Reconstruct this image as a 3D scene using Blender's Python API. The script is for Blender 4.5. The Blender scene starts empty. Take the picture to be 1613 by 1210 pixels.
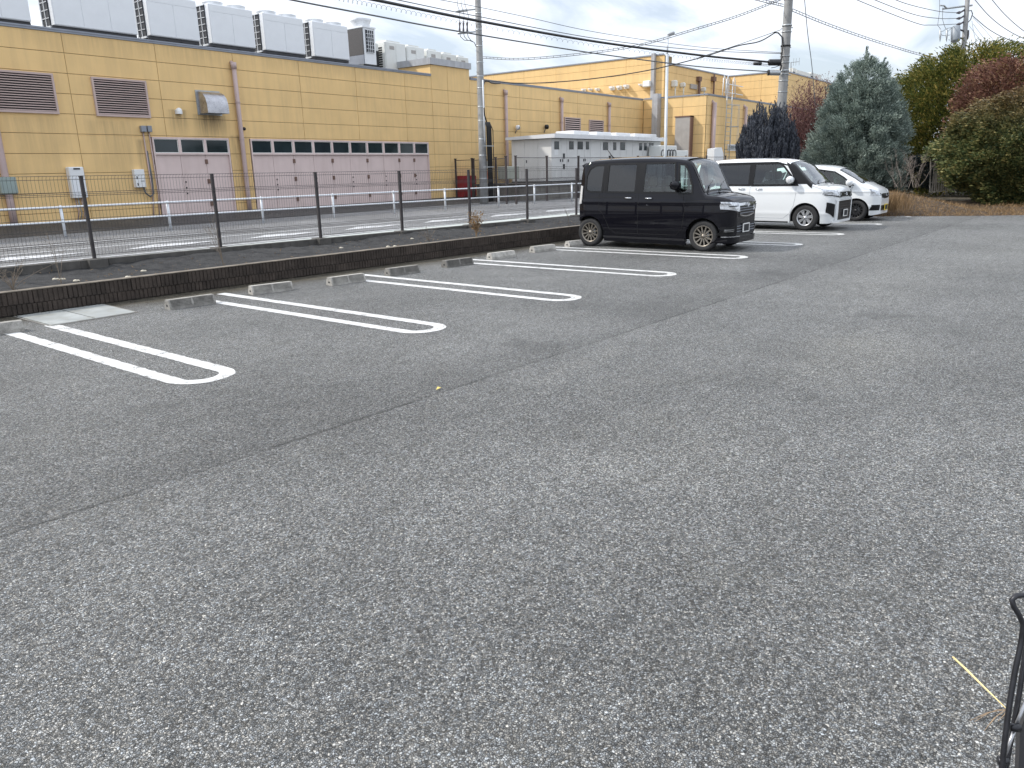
import bpy, math, random
import numpy as np
from mathutils import Vector, Matrix
random.seed(7); rng = np.random.default_rng(11)
sc = bpy.context.scene
COL = sc.collection

# ------------------------------------------------------------------ camera
F = 1198.44; CX, CY = 806.5, 605.0; H = 1.6
M = np.array([[0.59794643, -0.2305953, 0.76764958],
              [-0.80122509, -0.14528186, 0.58045804],
              [-0.02232534, -0.96214291, -0.27162951]])
cd = bpy.data.cameras.new('camera'); cam = bpy.data.objects.new('camera', cd); COL.objects.link(cam)
cd.sensor_fit = 'HORIZONTAL'; cd.sensor_width = 36; cd.lens = F / 1613 * 36; cd.clip_start = .05; cd.clip_end = 2000
R_, U_, B_ = M[:, 0], -M[:, 1], -M[:, 2]
cam.matrix_world = Matrix(((R_[0], U_[0], B_[0], 0), (R_[1], U_[1], B_[1], 0), (R_[2], U_[2], B_[2], H), (0, 0, 0, 1)))
sc.camera = cam

# ------------------------------------------------------------------ sky, sun, exposure
SUN = Vector((-.60, .93, 1.0)).normalized()
w = bpy.data.worlds.new("World"); sc.world = w; w.use_nodes = True
nt = w.node_tree; nt.nodes.clear(); L = nt.links.new
def wn(t, **k):
    n = nt.nodes.new(t)
    for a, b in k.items(): setattr(n, a, b)
    return n
out = wn('ShaderNodeOutputWorld'); bg = wn('ShaderNodeBackground'); bg.inputs[1].default_value = .1
sky = wn('ShaderNodeTexSky', sky_type='NISHITA', sun_disc=False)
sky.sun_elevation = math.asin(SUN.z); sky.sun_rotation = math.atan2(SUN.x, SUN.y)
sky.air_density = 1.0; sky.dust_density = 1.5; sky.ozone_density = 1.5
tc = wn('ShaderNodeTexCoord'); sp = wn('ShaderNodeSeparateXYZ'); L(tc.outputs['Generated'], sp.inputs[0])
def wm(op, a, b=None, c=None):
    n = wn('ShaderNodeMath', operation=op)
    for i, v in enumerate((a, b, c)):
        if v is None: continue
        if isinstance(v, (int, float)): n.inputs[i].default_value = v
        else: L(v, n.inputs[i])
    return n.outputs[0]
zc = wm('MAXIMUM', sp.outputs[2], 0.0); den = wm('ADD', zc, .22)
cb = wn('ShaderNodeCombineXYZ'); L(wm('DIVIDE', sp.outputs[0], den), cb.inputs[0]); L(wm('DIVIDE', sp.outputs[1], den), cb.inputs[1])
mp = wn('ShaderNodeMapping'); L(cb.outputs[0], mp.inputs[0]); mp.inputs['Rotation'].default_value = (0, 0, .5); mp.inputs['Scale'].default_value = (.8, 1.7, 1)
n1 = wn('ShaderNodeTexNoise'); n1.inputs['Scale'].default_value = 1.5; n1.inputs['Detail'].default_value = 8; n1.inputs['Roughness'].default_value = .55; n1.inputs['Distortion'].default_value = .6
L(mp.outputs[0], n1.inputs['Vector'])
cr = wn('ShaderNodeValToRGB'); cr.color_ramp.elements[0].position = .36; cr.color_ramp.elements[1].position = .56
cr.color_ramp.elements[0].color = (.42, .42, .42, 1); cr.color_ramp.elements[1].color = (1, 1, 1, 1)
L(n1.outputs[0], cr.inputs[0])
n2 = wn('ShaderNodeTexNoise'); n2.inputs['Scale'].default_value = 3.2; n2.inputs['Detail'].default_value = 6
L(mp.outputs[0], n2.inputs['Vector'])
cc = wn('ShaderNodeMix', data_type='RGBA'); L(n2.outputs[0], cc.inputs[0])
cc.inputs[6].default_value = (6.9, 7.5, 8.6, 1); cc.inputs[7].default_value = (9.2, 9.6, 10.2, 1)
gain = wm('ADD', wm('MULTIPLY', zc, .75), .88)
sc_ = wn('ShaderNodeVectorMath', operation='SCALE'); L(cc.outputs[2], sc_.inputs[0]); L(gain, sc_.inputs[3])
mx = wn('ShaderNodeMix', data_type='RGBA'); L(cr.outputs[0], mx.inputs[0]); L(sky.outputs[0], mx.inputs[6]); L(sc_.outputs[0], mx.inputs[7])
L(mx.outputs[2], bg.inputs[0]); L(bg.outputs[0], out.inputs[0])
sd = bpy.data.lights.new('sun', 'SUN'); sd.energy = 2.6; sd.angle = math.radians(1.6); sd.color = (1, .95, .88)
sun = bpy.data.objects.new('sun', sd); COL.objects.link(sun); sun.rotation_euler = SUN.to_track_quat('Z', 'Y').to_euler(); sun.location = (0, 0, 30)
sc.view_settings.view_transform = 'Standard'; sc.view_settings.look = 'None'; sc.view_settings.exposure = .5; sc.view_settings.gamma = 1
sc.view_settings.use_curve_mapping = False
sc.render.engine = 'CYCLES'

# ------------------------------------------------------------------ survey helpers: photo measurements to metres
def ray(u, v): return M @ np.array([u - CX, v - CY, F])
C0 = np.array([0, 0, H])
def G(u, v, z=0.): r = ray(u, v); return C0 + r * (z - H) / r[2]         # on the level z
def W(u, v, Y): r = ray(u, v); return C0 + r / r[1] * Y                  # on the wall plane Y
def WX(u, v, X): r = ray(u, v); return C0 + r / r[0] * X
def D(u, v, d): return C0 + ray(u, v) / F * d                            # at axial distance d

# ------------------------------------------------------------------ object helpers
ORG = {}
class MB:
    def __init__(s): s.v = []; s.f = []; s.m = []; s.sm = []
    def add(s, vs, fs, mi=0, sm=False):
        o = len(s.v); s.v += [tuple(float(c) for c in p) for p in vs]
        for f in fs: s.f.append(tuple(i + o for i in f)); s.m.append(mi); s.sm.append(sm)
        return s
    def box(s, x0, y0, z0, x1, y1, z1, mi=0):
        vs = [(x0, y0, z0), (x1, y0, z0), (x1, y1, z0), (x0, y1, z0), (x0, y0, z1), (x1, y0, z1), (x1, y1, z1), (x0, y1, z1)]
        return s.add(vs, [(0, 3, 2, 1), (4, 5, 6, 7), (0, 1, 5, 4), (1, 2, 6, 5), (2, 3, 7, 6), (3, 0, 4, 7)], mi)
    def bbox(s, x0, y0, z0, x1, y1, z1, b=.01, mi=0):      # box with chamfered vertical + horizontal edges
        vs = []; 
        for z, e in ((z0, b), (z0 + b, 0), (z1 - b, 0), (z1, b)):
            for (x, y) in ((x0 + e + b, y0 + e), (x1 - e - b, y0 + e), (x1 - e, y0 + e + b), (x1 - e, y1 - e - b), (x1 - e - b, y1 - e), (x0 + e + b, y1 - e), (x0 + e, y1 - e - b), (x0 + e, y0 + e + b)):
                vs.append((x, y, z))
        fs = [tuple(range(7, -1, -1)), tuple(range(24, 32))]
        for k in range(3):
            for i in range(8):
                j = (i + 1) % 8; fs.append((k * 8 + i, k * 8 + j, k * 8 + 8 + j, k * 8 + 8 + i))
        return s.add(vs, fs, mi)
    def tube(s, pts, r, n=6, mi=0, cap=True):
        pts = [Vector(p) for p in pts]; rs = r if isinstance(r, (list, tuple)) else [r] * len(pts)
        vs = []; up = None
        for i, p in enumerate(pts):
            d = (pts[min(i + 1, len(pts) - 1)] - pts[max(i - 1, 0)])
            if d.length < 1e-9: d = Vector((0, 0, 1))
            d.normalize()
            if up is None or abs(up.dot(d)) > .95: up = Vector((0, 0, 1)) if abs(d.z) < .9 else Vector((1, 0, 0))
            a = d.cross(up).normalized(); b = a.cross(d).normalized(); up = b
            for k in range(n):
                t = 2 * math.pi * k / n; vs.append(p + (a * math.cos(t) + b * math.sin(t)) * rs[i])
        fs = []
        for i in range(len(pts) - 1):
            for k in range(n):
                j = (k + 1) % n; fs.append((i * n + k, i * n + j, (i + 1) * n + j, (i + 1) * n + k))
        if cap: fs += [tuple(range(n - 1, -1, -1)), tuple(range((len(pts) - 1) * n, len(pts) * n))]
        return s.add(vs, fs, mi, n > 5)
    def lathe(s, prof, axis='z', n=24, o=(0, 0, 0), mi=0, sm=True, cap=False):   # prof: (r, h)
        vs = []
        for r, h in prof:
            for k in range(n):
                t = 2 * math.pi * k / n; c, q = r * math.cos(t), r * math.sin(t)
                p = (c, q, h) if axis == 'z' else ((c, h, q) if axis == 'y' else (h, c, q))
                vs.append((p[0] + o[0], p[1] + o[1], p[2] + o[2]))
        fs = []
        for i in range(len(prof) - 1):
            for k in range(n):
                j = (k + 1) % n; fs.append((i * n + k, i * n + j, (i + 1) * n + j, (i + 1) * n + k))
        if cap: fs += [tuple(range(n)), tuple(range((len(prof) - 1) * n, len(prof) * n))]
        return s.add(vs, fs, mi, sm)
    def prism(s, poly, y0, y1, plane='xz', mi=0):          # extrude a 2-D outline
        n = len(poly)
        f = (lambda a, b, c: (a, c, b)) if plane == 'xz' else ((lambda a, b, c: (c, a, b)) if plane == 'yz' else (lambda a, b, c: (a, b, c)))
        vs = [f(a, b, y0) for a, b in poly] + [f(a, b, y1) for a, b in poly]
        return s.add(vs, [tuple(range(n)), tuple(range(2 * n - 1, n - 1, -1))] + [(i, n + i, n + (i + 1) % n, (i + 1) % n) for i in range(n)], mi)
def mesh(name, mb, mats, off=(0, 0, 0)):
    me = bpy.data.meshes.new(name)
    v = [(a - off[0], b - off[1], c - off[2]) for a, b, c in mb.v]
    me.from_pydata(v, [], mb.f)
    for m in (mats if isinstance(mats, (list, tuple)) else [mats]): me.materials.append(m)
    me.polygons.foreach_set('material_index', mb.m); me.polygons.foreach_set('use_smooth', mb.sm)
    me.update(); return me
def link(name, me, parent=None, loc=(0, 0, 0), rot=(0, 0, 0)):
    o = bpy.data.objects.new(name, me); COL.objects.link(o); o.location = loc; o.rotation_euler = rot
    if parent: o.parent = parent
    return o
def part(name, mb, mats, parent=None, label=None, kind=None):   # coordinates given in the parent's own frame origin ORG (unrotated)
    og = ORG.get(parent, (0, 0, 0)); me = mesh(name, mb, mats, og); o = link(name, me, parent); ORG[o] = og
    if label: o['label'] = label
    if kind: o['kind'] = kind
    return o
def tag(o, label, cat, group=None):
    o['label'] = label; o['category'] = cat
    if group: o['group'] = group
    return o
def thing(name, label, cat, loc=(0, 0, 0), rz=0, group=None, world=True):
    o = bpy.data.objects.new(name, None); COL.objects.link(o); o.location = loc; o.rotation_euler = (0, 0, rz); o.empty_display_size = .2
    ORG[o] = tuple(loc) if world else (0, 0, 0); tag(o, label, cat, group); return o
def solo(name, mb, mats, label, cat, base, group=None):    # a thing that is one mesh, given in world metres, origin at base
    me = mesh(name, mb, mats, base); o = link(name, me, None, base); return tag(o, label, cat, group)
def struct(name, mb, mats, kind='structure'):
    o = link(name, mesh(name, mb, mats)); o['kind'] = kind; return o

# ------------------------------------------------------------------ materials
def newmat(name):
    m = bpy.data.materials.new(name); m.use_nodes = True; t = m.node_tree; return m, t, t.nodes['Principled BSDF']
def nd(t, ty, ins=None, **k):
    n = t.nodes.new(ty)
    for a, b in k.items(): setattr(n, a, b)
    for a, b in (ins or {}).items():
        if hasattr(b, 'is_output') or isinstance(b, bpy.types.NodeSocket): t.links.new(b, n.inputs[a])
        else: n.inputs[a].default_value = b
    return n
def mathn(t, op, a, b=0., clamp=False):
    n = nd(t, 'ShaderNodeMath', {0: a, 1: b}, operation=op); n.use_clamp = clamp; return n.outputs[0]
def noise(t, vec, scale, detail=4, rough=.55, stretch=None):
    if stretch: vec = nd(t, 'ShaderNodeMapping', {'Vector': vec, 'Scale': stretch}).outputs[0]
    return nd(t, 'ShaderNodeTexNoise', {'Vector': vec, 'Scale': scale, 'Detail': detail, 'Roughness': rough}).outputs[0]
def ramp(t, fac, stops, interp='LINEAR'):
    n = nd(t, 'ShaderNodeValToRGB', {'Fac': fac}); cr = n.color_ramp; cr.interpolation = interp
    while len(cr.elements) < len(stops): cr.elements.new(.5)
    for e, (p, c) in zip(cr.elements, stops): e.position = p; e.color = (*(c if isinstance(c, (tuple, list)) else (c, c, c)), 1)
    return n.outputs[0]
def mixc(t, fac, a, b, blend='MIX'):
    n = nd(t, 'ShaderNodeMix', data_type='RGBA', blend_type=blend)
    for i, v in ((0, fac), (6, a), (7, b)):
        if isinstance(v, bpy.types.NodeSocket): t.links.new(v, n.inputs[i])
        else: n.inputs[i].default_value = v if i == 0 else ((*v, 1) if len(v) == 3 else v)
    return n.outputs[2]
def pos(t): return nd(t, 'ShaderNodeNewGeometry').outputs['Position']
def objc(t): return nd(t, 'ShaderNodeTexCoord').outputs['Object']
def bump(t, b, h, dist=.01, st=.5):
    n = nd(t, 'ShaderNodeBump', {'Height': h, 'Distance': dist, 'Strength': st}); t.links.new(n.outputs[0], b.inputs['Normal']); return n
def pm(name, col, rough=.6, metal=0., var=.12, vs=2.5, bmp=.0, bs=60, streak=0., coat=0., spec=.5, local=False, stain=None):
    m, t, b = newmat(name); p = objc(t) if local else pos(t)
    c = mixc(t, 1.0, (*col,), ramp(t, noise(t, p, vs, 5), [(.25, 1 - var), (.75, 1 + var)]), 'MULTIPLY')
    if streak:
        s = ramp(t, noise(t, p, 1.0, 5, .6, (5, 5, .35)), [(.45, 0.), (.72, 1.)])
        c = mixc(t, mathn(t, 'MULTIPLY', s, streak), c, stain or (.12, .09, .06))
    t.links.new(c, b.inputs['Base Color']); b.inputs['Metallic'].default_value = metal
    r = mathn(t, 'ADD', mathn(t, 'MULTIPLY', noise(t, p, vs * 4, 3), .2), rough - .1, True); t.links.new(r, b.inputs['Roughness'])
    b.inputs['Coat Weight'].default_value = coat; b.inputs['Coat Roughness'].default_value = .03; b.inputs['Specular IOR Level'].default_value = spec
    if bmp: bump(t, b, noise(t, p, bs, 4), bmp, .6)
    return m

# asphalt: coarse aggregate, each stone its own tone and tilt
def asphalt(name, lo, hi, cell, seam=None, patchy=True, tint=(1, 1, 1), curb=False):
    m, t, b = newmat(name); p = pos(t)
    wob = nd(t, 'ShaderNodeVectorMath', {0: nd(t, 'ShaderNodeVectorMath', {0: nd(t, 'ShaderNodeTexNoise', {'Vector': p, 'Scale': cell * .8, 'Detail': 2}).outputs[1], 3: 1.5 / cell}, operation='SCALE').outputs[0], 1: p}, operation='ADD').outputs[0]
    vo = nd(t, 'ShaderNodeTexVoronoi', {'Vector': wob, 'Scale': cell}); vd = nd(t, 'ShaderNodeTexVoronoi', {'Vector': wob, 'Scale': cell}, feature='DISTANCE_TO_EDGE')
    sepn = nd(t, 'ShaderNodeSeparateColor', {0: vo.outputs['Color']})
    tone = ramp(t, sepn.outputs[0], [(0, lo * .40), (.4, lo * .95), (.75, (lo + hi) * .47), (.95, hi * .95), (1, hi * 1.2)])
    warm = mixc(t, sepn.outputs[1], (.95, .99, 1.04), (1.06, 1.0, .92))
    c = mixc(t, 1., tone, warm, 'MULTIPLY')
    edge = ramp(t, vd.outputs['Distance'], [(0., .14), (.07, .52), (.20, 1.)])  # bitumen gaps, deepened in colour to stand in for shadow between stones
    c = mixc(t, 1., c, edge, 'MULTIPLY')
    if patchy:
        big = noise(t, p, .35, 5, .6); c = mixc(t, 1., c, ramp(t, big, [(.3, .74), (.5, 1.), (.72, 1.25)]), 'MULTIPLY')
        mid = noise(t, p, 3.3, 5, .65, (1, 2.2, 1)); c = mixc(t, 1., c, ramp(t, mid, [(.3, .86), (.7, 1.13)]), 'MULTIPLY')
        dust = ramp(t, noise(t, nd(t, 'ShaderNodeMapping', {'Vector': p, 'Location': (3.1, 7.7, 0)}).outputs[0], .55, 6, .7), [(.56, 0.), (.72, 1.)])
        c = mixc(t, mathn(t, "MULTIPLY", dust, .16), c, (.22, .21, .185))
    c = mixc(t, 1., c, (*tint,), 'MULTIPLY')
    if seam:                                                  # straight paving joints (nx, ny, c, width, darkness)
        sx = nd(t, 'ShaderNodeSeparateXYZ', {0: p})
        for nx, ny, cc_, wd, dk in seam:
            d = mathn(t, 'ADD', mathn(t, 'MULTIPLY', sx.outputs[0], nx), mathn(t, 'MULTIPLY', sx.outputs[1], ny))
            wv = mathn(t, 'MULTIPLY', mathn(t, 'SUBTRACT', noise(t, p, 9, 6, .8), .5), .07)
            dd = mathn(t, 'SUBTRACT', mathn(t, 'ADD', d, wv), cc_)
            ln = ramp(t, mathn(t, 'ABSOLUTE', dd), [(0., 1.), (wd * .3, .8), (wd, 0.)])
            brk = ramp(t, noise(t, p, 1.1, 3, .6), [(.38, .12), (.55, 1.)])
            side = ramp(t, mathn(t, 'MULTIPLY', dd, .5), [(0., 0.), (.008, 1.), (.5, 0.)])
            c = mixc(t, mathn(t, 'MULTIPLY', side, .17), c, (.02, .02, .02))
            c = mixc(t, mathn(t, 'MULTIPLY', mathn(t, 'MULTIPLY', ln, brk), dk), c, (.012, .012, .012))
    if curb:                                                  # broad pale worn areas
        for (wx, wy, rx, ry, k_) in ((6.9, 1.45, 1.5, .75, .55), (3.9, 1.75, 1.0, .7, .28), (5.6, 3.3, 1.3, .22, .35), (11.5, 2.2, 3.0, 1.2, .30), (17.0, .8, 5.0, 1.8, .30)):
            dv = nd(t, 'ShaderNodeVectorMath', {0: p, 1: (wx, wy, 0)}, operation='SUBTRACT').outputs[0]; dv = nd(t, 'ShaderNodeVectorMath', {0: dv, 1: (1 / rx, 1 / ry, 0)}, operation='MULTIPLY').outputs[0]
            ln_ = nd(t, 'ShaderNodeVectorMath', {0: dv}, operation='LENGTH').outputs['Value']; ln_ = mathn(t, 'ADD', ln_, mathn(t, 'MULTIPLY', mathn(t, 'SUBTRACT', noise(t, p, 1.6, 6, .65), .5), 1.6))
            c = mixc(t, mathn(t, 'MULTIPLY', ramp(t, ln_, [(.25, 1.), (1., 0.)]), k_), c, mixc(t, 1., c, (1.45, 1.43, 1.38), 'MULTIPLY'))
    if curb:                                                  # washed soil and moss gathered along the foot of the curb wall
        sx = nd(t, 'ShaderNodeSeparateXYZ', {0: p}); d = mathn(t, 'ADD', mathn(t, 'MULTIPLY', sx.outputs[0], -NX[0]), mathn(t, 'MULTIPLY', sx.outputs[1], -NX[1]))
        d = mathn(t, 'ADD', d, OC[0] * NX[0] + OC[1] * NX[1]); d = mathn(t, 'ADD', d, mathn(t, 'MULTIPLY', noise(t, p, 1.7, 6, .7), -.75))
        k = ramp(t, d, [(0., .85), (.12, .6), (.5, .12), (1., 0.)]); c = mixc(t, k, c, ramp(t, noise(t, p, 6, 5, .7), [(.35, (.045, .036, .022)), (.7, (.12, .105, .07))]))
        o_ = ramp(t, noise(t, nd(t, 'ShaderNodeMapping', {'Vector': p, 'Location': (9, 4, 0)}).outputs[0], .8, 3, .5), [(.66, 0.), (.73, 1.)]); c = mixc(t, mathn(t, 'MULTIPLY', o_, .28), c, (.05, .05, .05))
    t.links.new(c, b.inputs['Base Color'])
    rr = mathn(t, 'ADD', mathn(t, 'MULTIPLY', sepn.outputs[2], .4), .42); t.links.new(rr, b.inputs['Roughness']); b.inputs['Specular IOR Level'].default_value = .24
    # per-stone facet tilt
    geo = nd(t, 'ShaderNodeNewGeometry')
    off = nd(t, 'ShaderNodeVectorMath', {0: vo.outputs['Color'], 1: (.5, .5, .5)}, operation='SUBTRACT').outputs[0]
    off = nd(t, 'ShaderNodeVectorMath', {0: off, 3: .62}, operation='SCALE').outputs[0]
    nn = nd(t, 'ShaderNodeVectorMath', {0: nd(t, 'ShaderNodeVectorMath', {0: geo.outputs['Normal'], 1: off}, operation='ADD').outputs[0]}, operation='NORMALIZE').outputs[0]
    hgt = mathn(t, 'ADD', ramp(t, vd.outputs['Distance'], [(0, 0.), (.3, 1.)]), mathn(t, 'MULTIPLY', sepn.outputs[1], .6))
    bn = nd(t, 'ShaderNodeBump', {'Height': hgt, 'Distance': .55 / cell, 'Strength': 1., 'Normal': nn}); t.links.new(bn.outputs[0], b.inputs['Normal'])
    return m
A43 = math.radians(-4.27); UX = (math.cos(A43), math.sin(A43)); NX = (-math.sin(A43), math.cos(A43))
OC = (3.55, 10.44)
def CF(s, t, z=0.): return (OC[0] + UX[0] * s + NX[0] * t, OC[1] + UX[1] * s + NX[1] * t, z)
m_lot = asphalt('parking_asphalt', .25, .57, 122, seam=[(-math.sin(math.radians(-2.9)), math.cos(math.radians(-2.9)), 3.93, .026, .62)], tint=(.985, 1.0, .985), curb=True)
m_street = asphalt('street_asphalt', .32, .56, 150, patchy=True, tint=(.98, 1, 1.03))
def paintmat(name, col=(.78, .78, .76), wear=.5, cell=118):
    m, t, b = newmat(name); p = pos(t)
    nz = noise(t, p, cell * .55, 4, .7); bg_ = noise(t, p, 5.5, 5, .65)
    s = mathn(t, 'ADD', mathn(t, 'MULTIPLY', nz, .6), mathn(t, 'MULTIPLY', bg_, .55))
    c = mixc(t, 1., (*col,), ramp(t, noise(t, p, 9, 5, .6), [(.3, .84), (.7, 1.04)]), 'MULTIPLY'); t.links.new(c, b.inputs['Base Color']); b.inputs['Roughness'].default_value = .6
    bump(t, b, nz, .006, .8)
    tr = nd(t, 'ShaderNodeBsdfTransparent'); mx_ = nd(t, 'ShaderNodeMixShader', {0: ramp(t, s, [(wear - .05, 0.), (wear - .01, 1.)])})
    t.links.new(tr.outputs[0], mx_.inputs[1]); t.links.new(b.outputs[0], mx_.inputs[2]); t.links.new(mx_.outputs[0], t.nodes['Material Output'].inputs[0]); return m
m_paint = paintmat('line_paint', (.60, .60, .585), .515)
m_paint2 = paintmat('street_paint', (.58, .59, .60), .55)
m_yellow = pm('yellow_wall_panel', (.77, .53, .24), .75, var=.07, vs=1.2, bmp=.003, bs=120, streak=.22, stain=(.42, .30, .17), local=False)
def add_stains(m, zones):
    t = m.node_tree; b = t.nodes['Principled BSDF']; c = b.inputs['Base Color'].links[0].from_socket; p = pos(t); sx = nd(t, 'ShaderNodeSeparateXYZ', {0: p}); st = noise(t, p, 1.0, 6, .7, (9, 9, .5)); acc = None
    for xc, hw_, z1, ln, k in zones:
        fx = ramp(t, mathn(t, 'DIVIDE', mathn(t, 'ABSOLUTE', mathn(t, 'SUBTRACT', sx.outputs[0], xc)), hw_), [(.5, 1.), (1., 0.)])
        dz = mathn(t, 'DIVIDE', mathn(t, 'SUBTRACT', z1, sx.outputs[2]), ln); fz = ramp(t, dz, [(0., 0.), (.04, 1.), (.5, .6), (1., 0.)])
        v = mathn(t, 'MULTIPLY', mathn(t, 'MULTIPLY', fx, fz), k); acc = v if acc is None else mathn(t, 'MAXIMUM', acc, v)
    f = mathn(t, 'MULTIPLY', acc, ramp(t, st, [(.34, .15), (.62, 1.)]), True); t.links.new(mixc(t, f, c, (.11, .085, .055)), b.inputs['Base Color'])
add_stains(m_yellow, [(17.0, .75, 3.78, 1.0, .9), (15.75, .45, 3.9, 1.1, .55), (14.3, .3, 2.9, 2.4, .5), (18.1, .42, 3.1, 2.8, .6), (13.3, .9, 3.5, 3.0, .28), (11.0, 1.0, 3.5, 2.4, .22), (23.5, 5.2, 5.95, .5, .25), (14.5, 5, 5.95, .6, .22)])
m_joint = pm('panel_joint', (.24, .18, .10), .9, var=.2)
m_cap = pm('grey_coping', (.26, .28, .32), .45, .3)
m_roof = pm('roof_sheet', (.22, .22, .22), .8)
m_pink = pm('pink_paint', (.67, .54, .51), .55, var=.06, vs=1.5, streak=.15, stain=(.34, .24, .2))
m_pinkd = pm('pink_louver', (.50, .385, .35), .55, var=.05)
m_pipe = pm('mauve_pipe', (.46, .35, .33), .5, var=.12, vs=.8)
m_dark = pm('dark_recess', (.02, .02, .022), .8)
m_glassd = pm('dark_window_glass', (.018, .03, .035), .08, var=.4, vs=.8)
m_unit = pm('unit_white', (.76, .78, .80), .45, var=.03)
m_unit2 = pm('unit_cream', (.70, .71, .68), .5, var=.04)
m_coil = pm('coil_dark', (.035, .038, .045), .6, var=.5, vs=20)
m_steel = pm('dark_steel', (.05, .05, .055), .5, .4)
m_galv = pm('galvanised', (.42, .44, .45), .42, .6, var=.2, vs=6)
m_tinny = pm('stainless_hood', (.40, .40, .42), .3, .85, var=.25, vs=5, bmp=.004, bs=12)
m_cub = pm('cubicle_grey', (.68, .68, .665), .55, var=.03, streak=.06)
m_white = pm('white_enamel', (.75, .76, .76), .4, var=.03)
m_rail = pm('rail_white', (.74, .77, .80), .42, var=.06, vs=7, streak=.12)
m_fence = pm('fence_brown', (.045, .040, .042), .5, .2)
m_wire = pm('mesh_wire', (.05, .047, .048), .5, .2)
m_fence2 = pm('tall_fence', (.045, .035, .035), .6)
m_conc = pm('weathered_concrete', (.20, .19, .17), .85, var=.35, vs=3, bmp=.01, bs=40, streak=.35, stain=(.05, .045, .04))
m_concd = pm('dark_footing', (.085, .08, .073), .9, var=.4, vs=6, bmp=.012, bs=50, streak=.3, stain=(.025, .022, .02))
m_gutter = pm('pale_gutter', (.40, .43, .41), .8, var=.14, vs=4, bmp=.004)
m_pole = pm('pole_concrete', (.27, .27, .265), .8, var=.2, vs=4, bmp=.004, bs=60, streak=.3, stain=(.10, .10, .10))
m_cable = pm('black_cable', (.012, .012, .013), .55)
m_cableg = pm('grey_cable', (.10, .105, .11), .6)
m_insul = pm('insulator', (.10, .09, .10), .35)
m_red = pm('red_paint', (.28, .012, .02), .45)
m_black = pm('black_plastic', (.012, .012, .013), .45)
m_yel = pm('yellow_sign', (.70, .45, .06), .5)
m_org = pm('orange_sign', (.72, .22, .11), .5)
m_grn = pm('pale_green_box', (.28, .34, .32), .5)
m_rust = pm('rust_brown', (.17, .10, .075), .7)

def soil(name, a, b2, bs=22, sc_n=6):
    m, t, b = newmat(name); p = pos(t); n = noise(t, p, sc_n, 8, .75); n3 = noise(t, p, bs * 2.5, 5, .7)
    c = mixc(t, 1., ramp(t, n, [(.3, a), (.7, b2)]), ramp(t, n3, [(.3, .55), (.7, 1.5)]), 'MULTIPLY'); t.links.new(c, b.inputs['Base Color'])
    b.inputs['Roughness'].default_value = .95; bump(t, b, mathn(t, 'ADD', n3, noise(t, p, bs, 6, .7)), .04, .9); return m
m_bank = soil('bank_soil', (.010, .010, .011), (.068, .067, .066))
m_mound = soil('mound_thatch', (.03, .022, .015), (.13, .088, .055), 30, 3)
m_land = soil('bare_land', (.06, .055, .04), (.13, .11, .08), 3, .3)
def blockmat():
    m, t, b = newmat('split_block'); p = pos(t); oi = nd(t, 'ShaderNodeObjectInfo')
    n = noise(t, p, 5, 6, .7); n2 = noise(t, p, 70, 5, .7)
    c = ramp(t, n, [(.3, (.026, .020, .016)), (.6, (.056, .043, .035)), (.8, (.09, .075, .064))])
    c = mixc(t, 1., c, ramp(t, n2, [(.25, .6), (.75, 1.5)]), 'MULTIPLY'); c = mixc(t, 1., c, ramp(t, oi.outputs['Random'], [(0, .85), (1, 1.2)]), 'MULTIPLY')
    t.links.new(c, b.inputs['Base Color']); b.inputs['Roughness'].default_value = .92; bump(t, b, n2, .012, .8); return m
m_block = blockmat()
def stopmat():
    m, t, b = newmat('wheel_stop_concrete'); p = pos(t); oi = nd(t, 'ShaderNodeObjectInfo'); n = noise(t, p, 8, 6, .7); n2 = noise(t, p, 90, 4, .7)
    c = ramp(t, n, [(.3, (.14, .135, .125)), (.65, (.30, .29, .27))]); c = mixc(t, 1., c, ramp(t, n2, [(.3, .75), (.7, 1.25)]), 'MULTIPLY')
    c = mixc(t, 1., c, oi.outputs['Color'], 'MULTIPLY'); t.links.new(c, b.inputs['Base Color']); b.inputs['Roughness'].default_value = .88; bump(t, b, n2, .006, .7); return m
m_stop = stopmat()

# ================================================================== GROUND
mb = MB(); mb.add([(-600, -600, -.03), (900, -600, -.03), (900, 900, -.03), (-600, 900, -.03)], [(0, 1, 2, 3)]); struct('ground', mb, m_land)
# the parking lot: one sheet ending at the curb wall and at the mound
e0, e1 = G(1400, 341.5), G(1700, 337.5)
edge = [CF(24.6, .0), (24.75, 5.6, 0), (25.2, 4.9, 0), (26.1, 2.6, 0), (27.3, .6, 0), (30.5, -6, 0), (48, -40, 0)]
mb = MB(); poly = [CF(-30, 0)] + edge + [(-40, -40, 0)]
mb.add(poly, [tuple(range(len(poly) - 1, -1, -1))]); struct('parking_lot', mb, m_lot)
# bank of bare soil between curb wall and fence footing
mb = MB(); S = np.arange(-14, 27.01, .16); T = [.10, .3, .5, .7, .9, 1.1, 1.3, 1.5, 1.68, 1.82]
zt_ = [.245, .25, .26, .27, .28, .29, .31, .33, .345, .34]
vs = [CF(s, t, z + random.uniform(-.016, .016) + .03 * math.sin(s * 1.3 + t * 2) * (0 < i < 9)) for s in S for i, (t, z) in enumerate(zip(T, zt_))]
n = len(T); mb.add(vs, [(i * n + k, (i + 1) * n + k, (i + 1) * n + k + 1, i * n + k + 1) for i in range(len(S) - 1) for k in range(n - 1)], 0, True)
struct('soil_bank', mb, m_bank)
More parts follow.
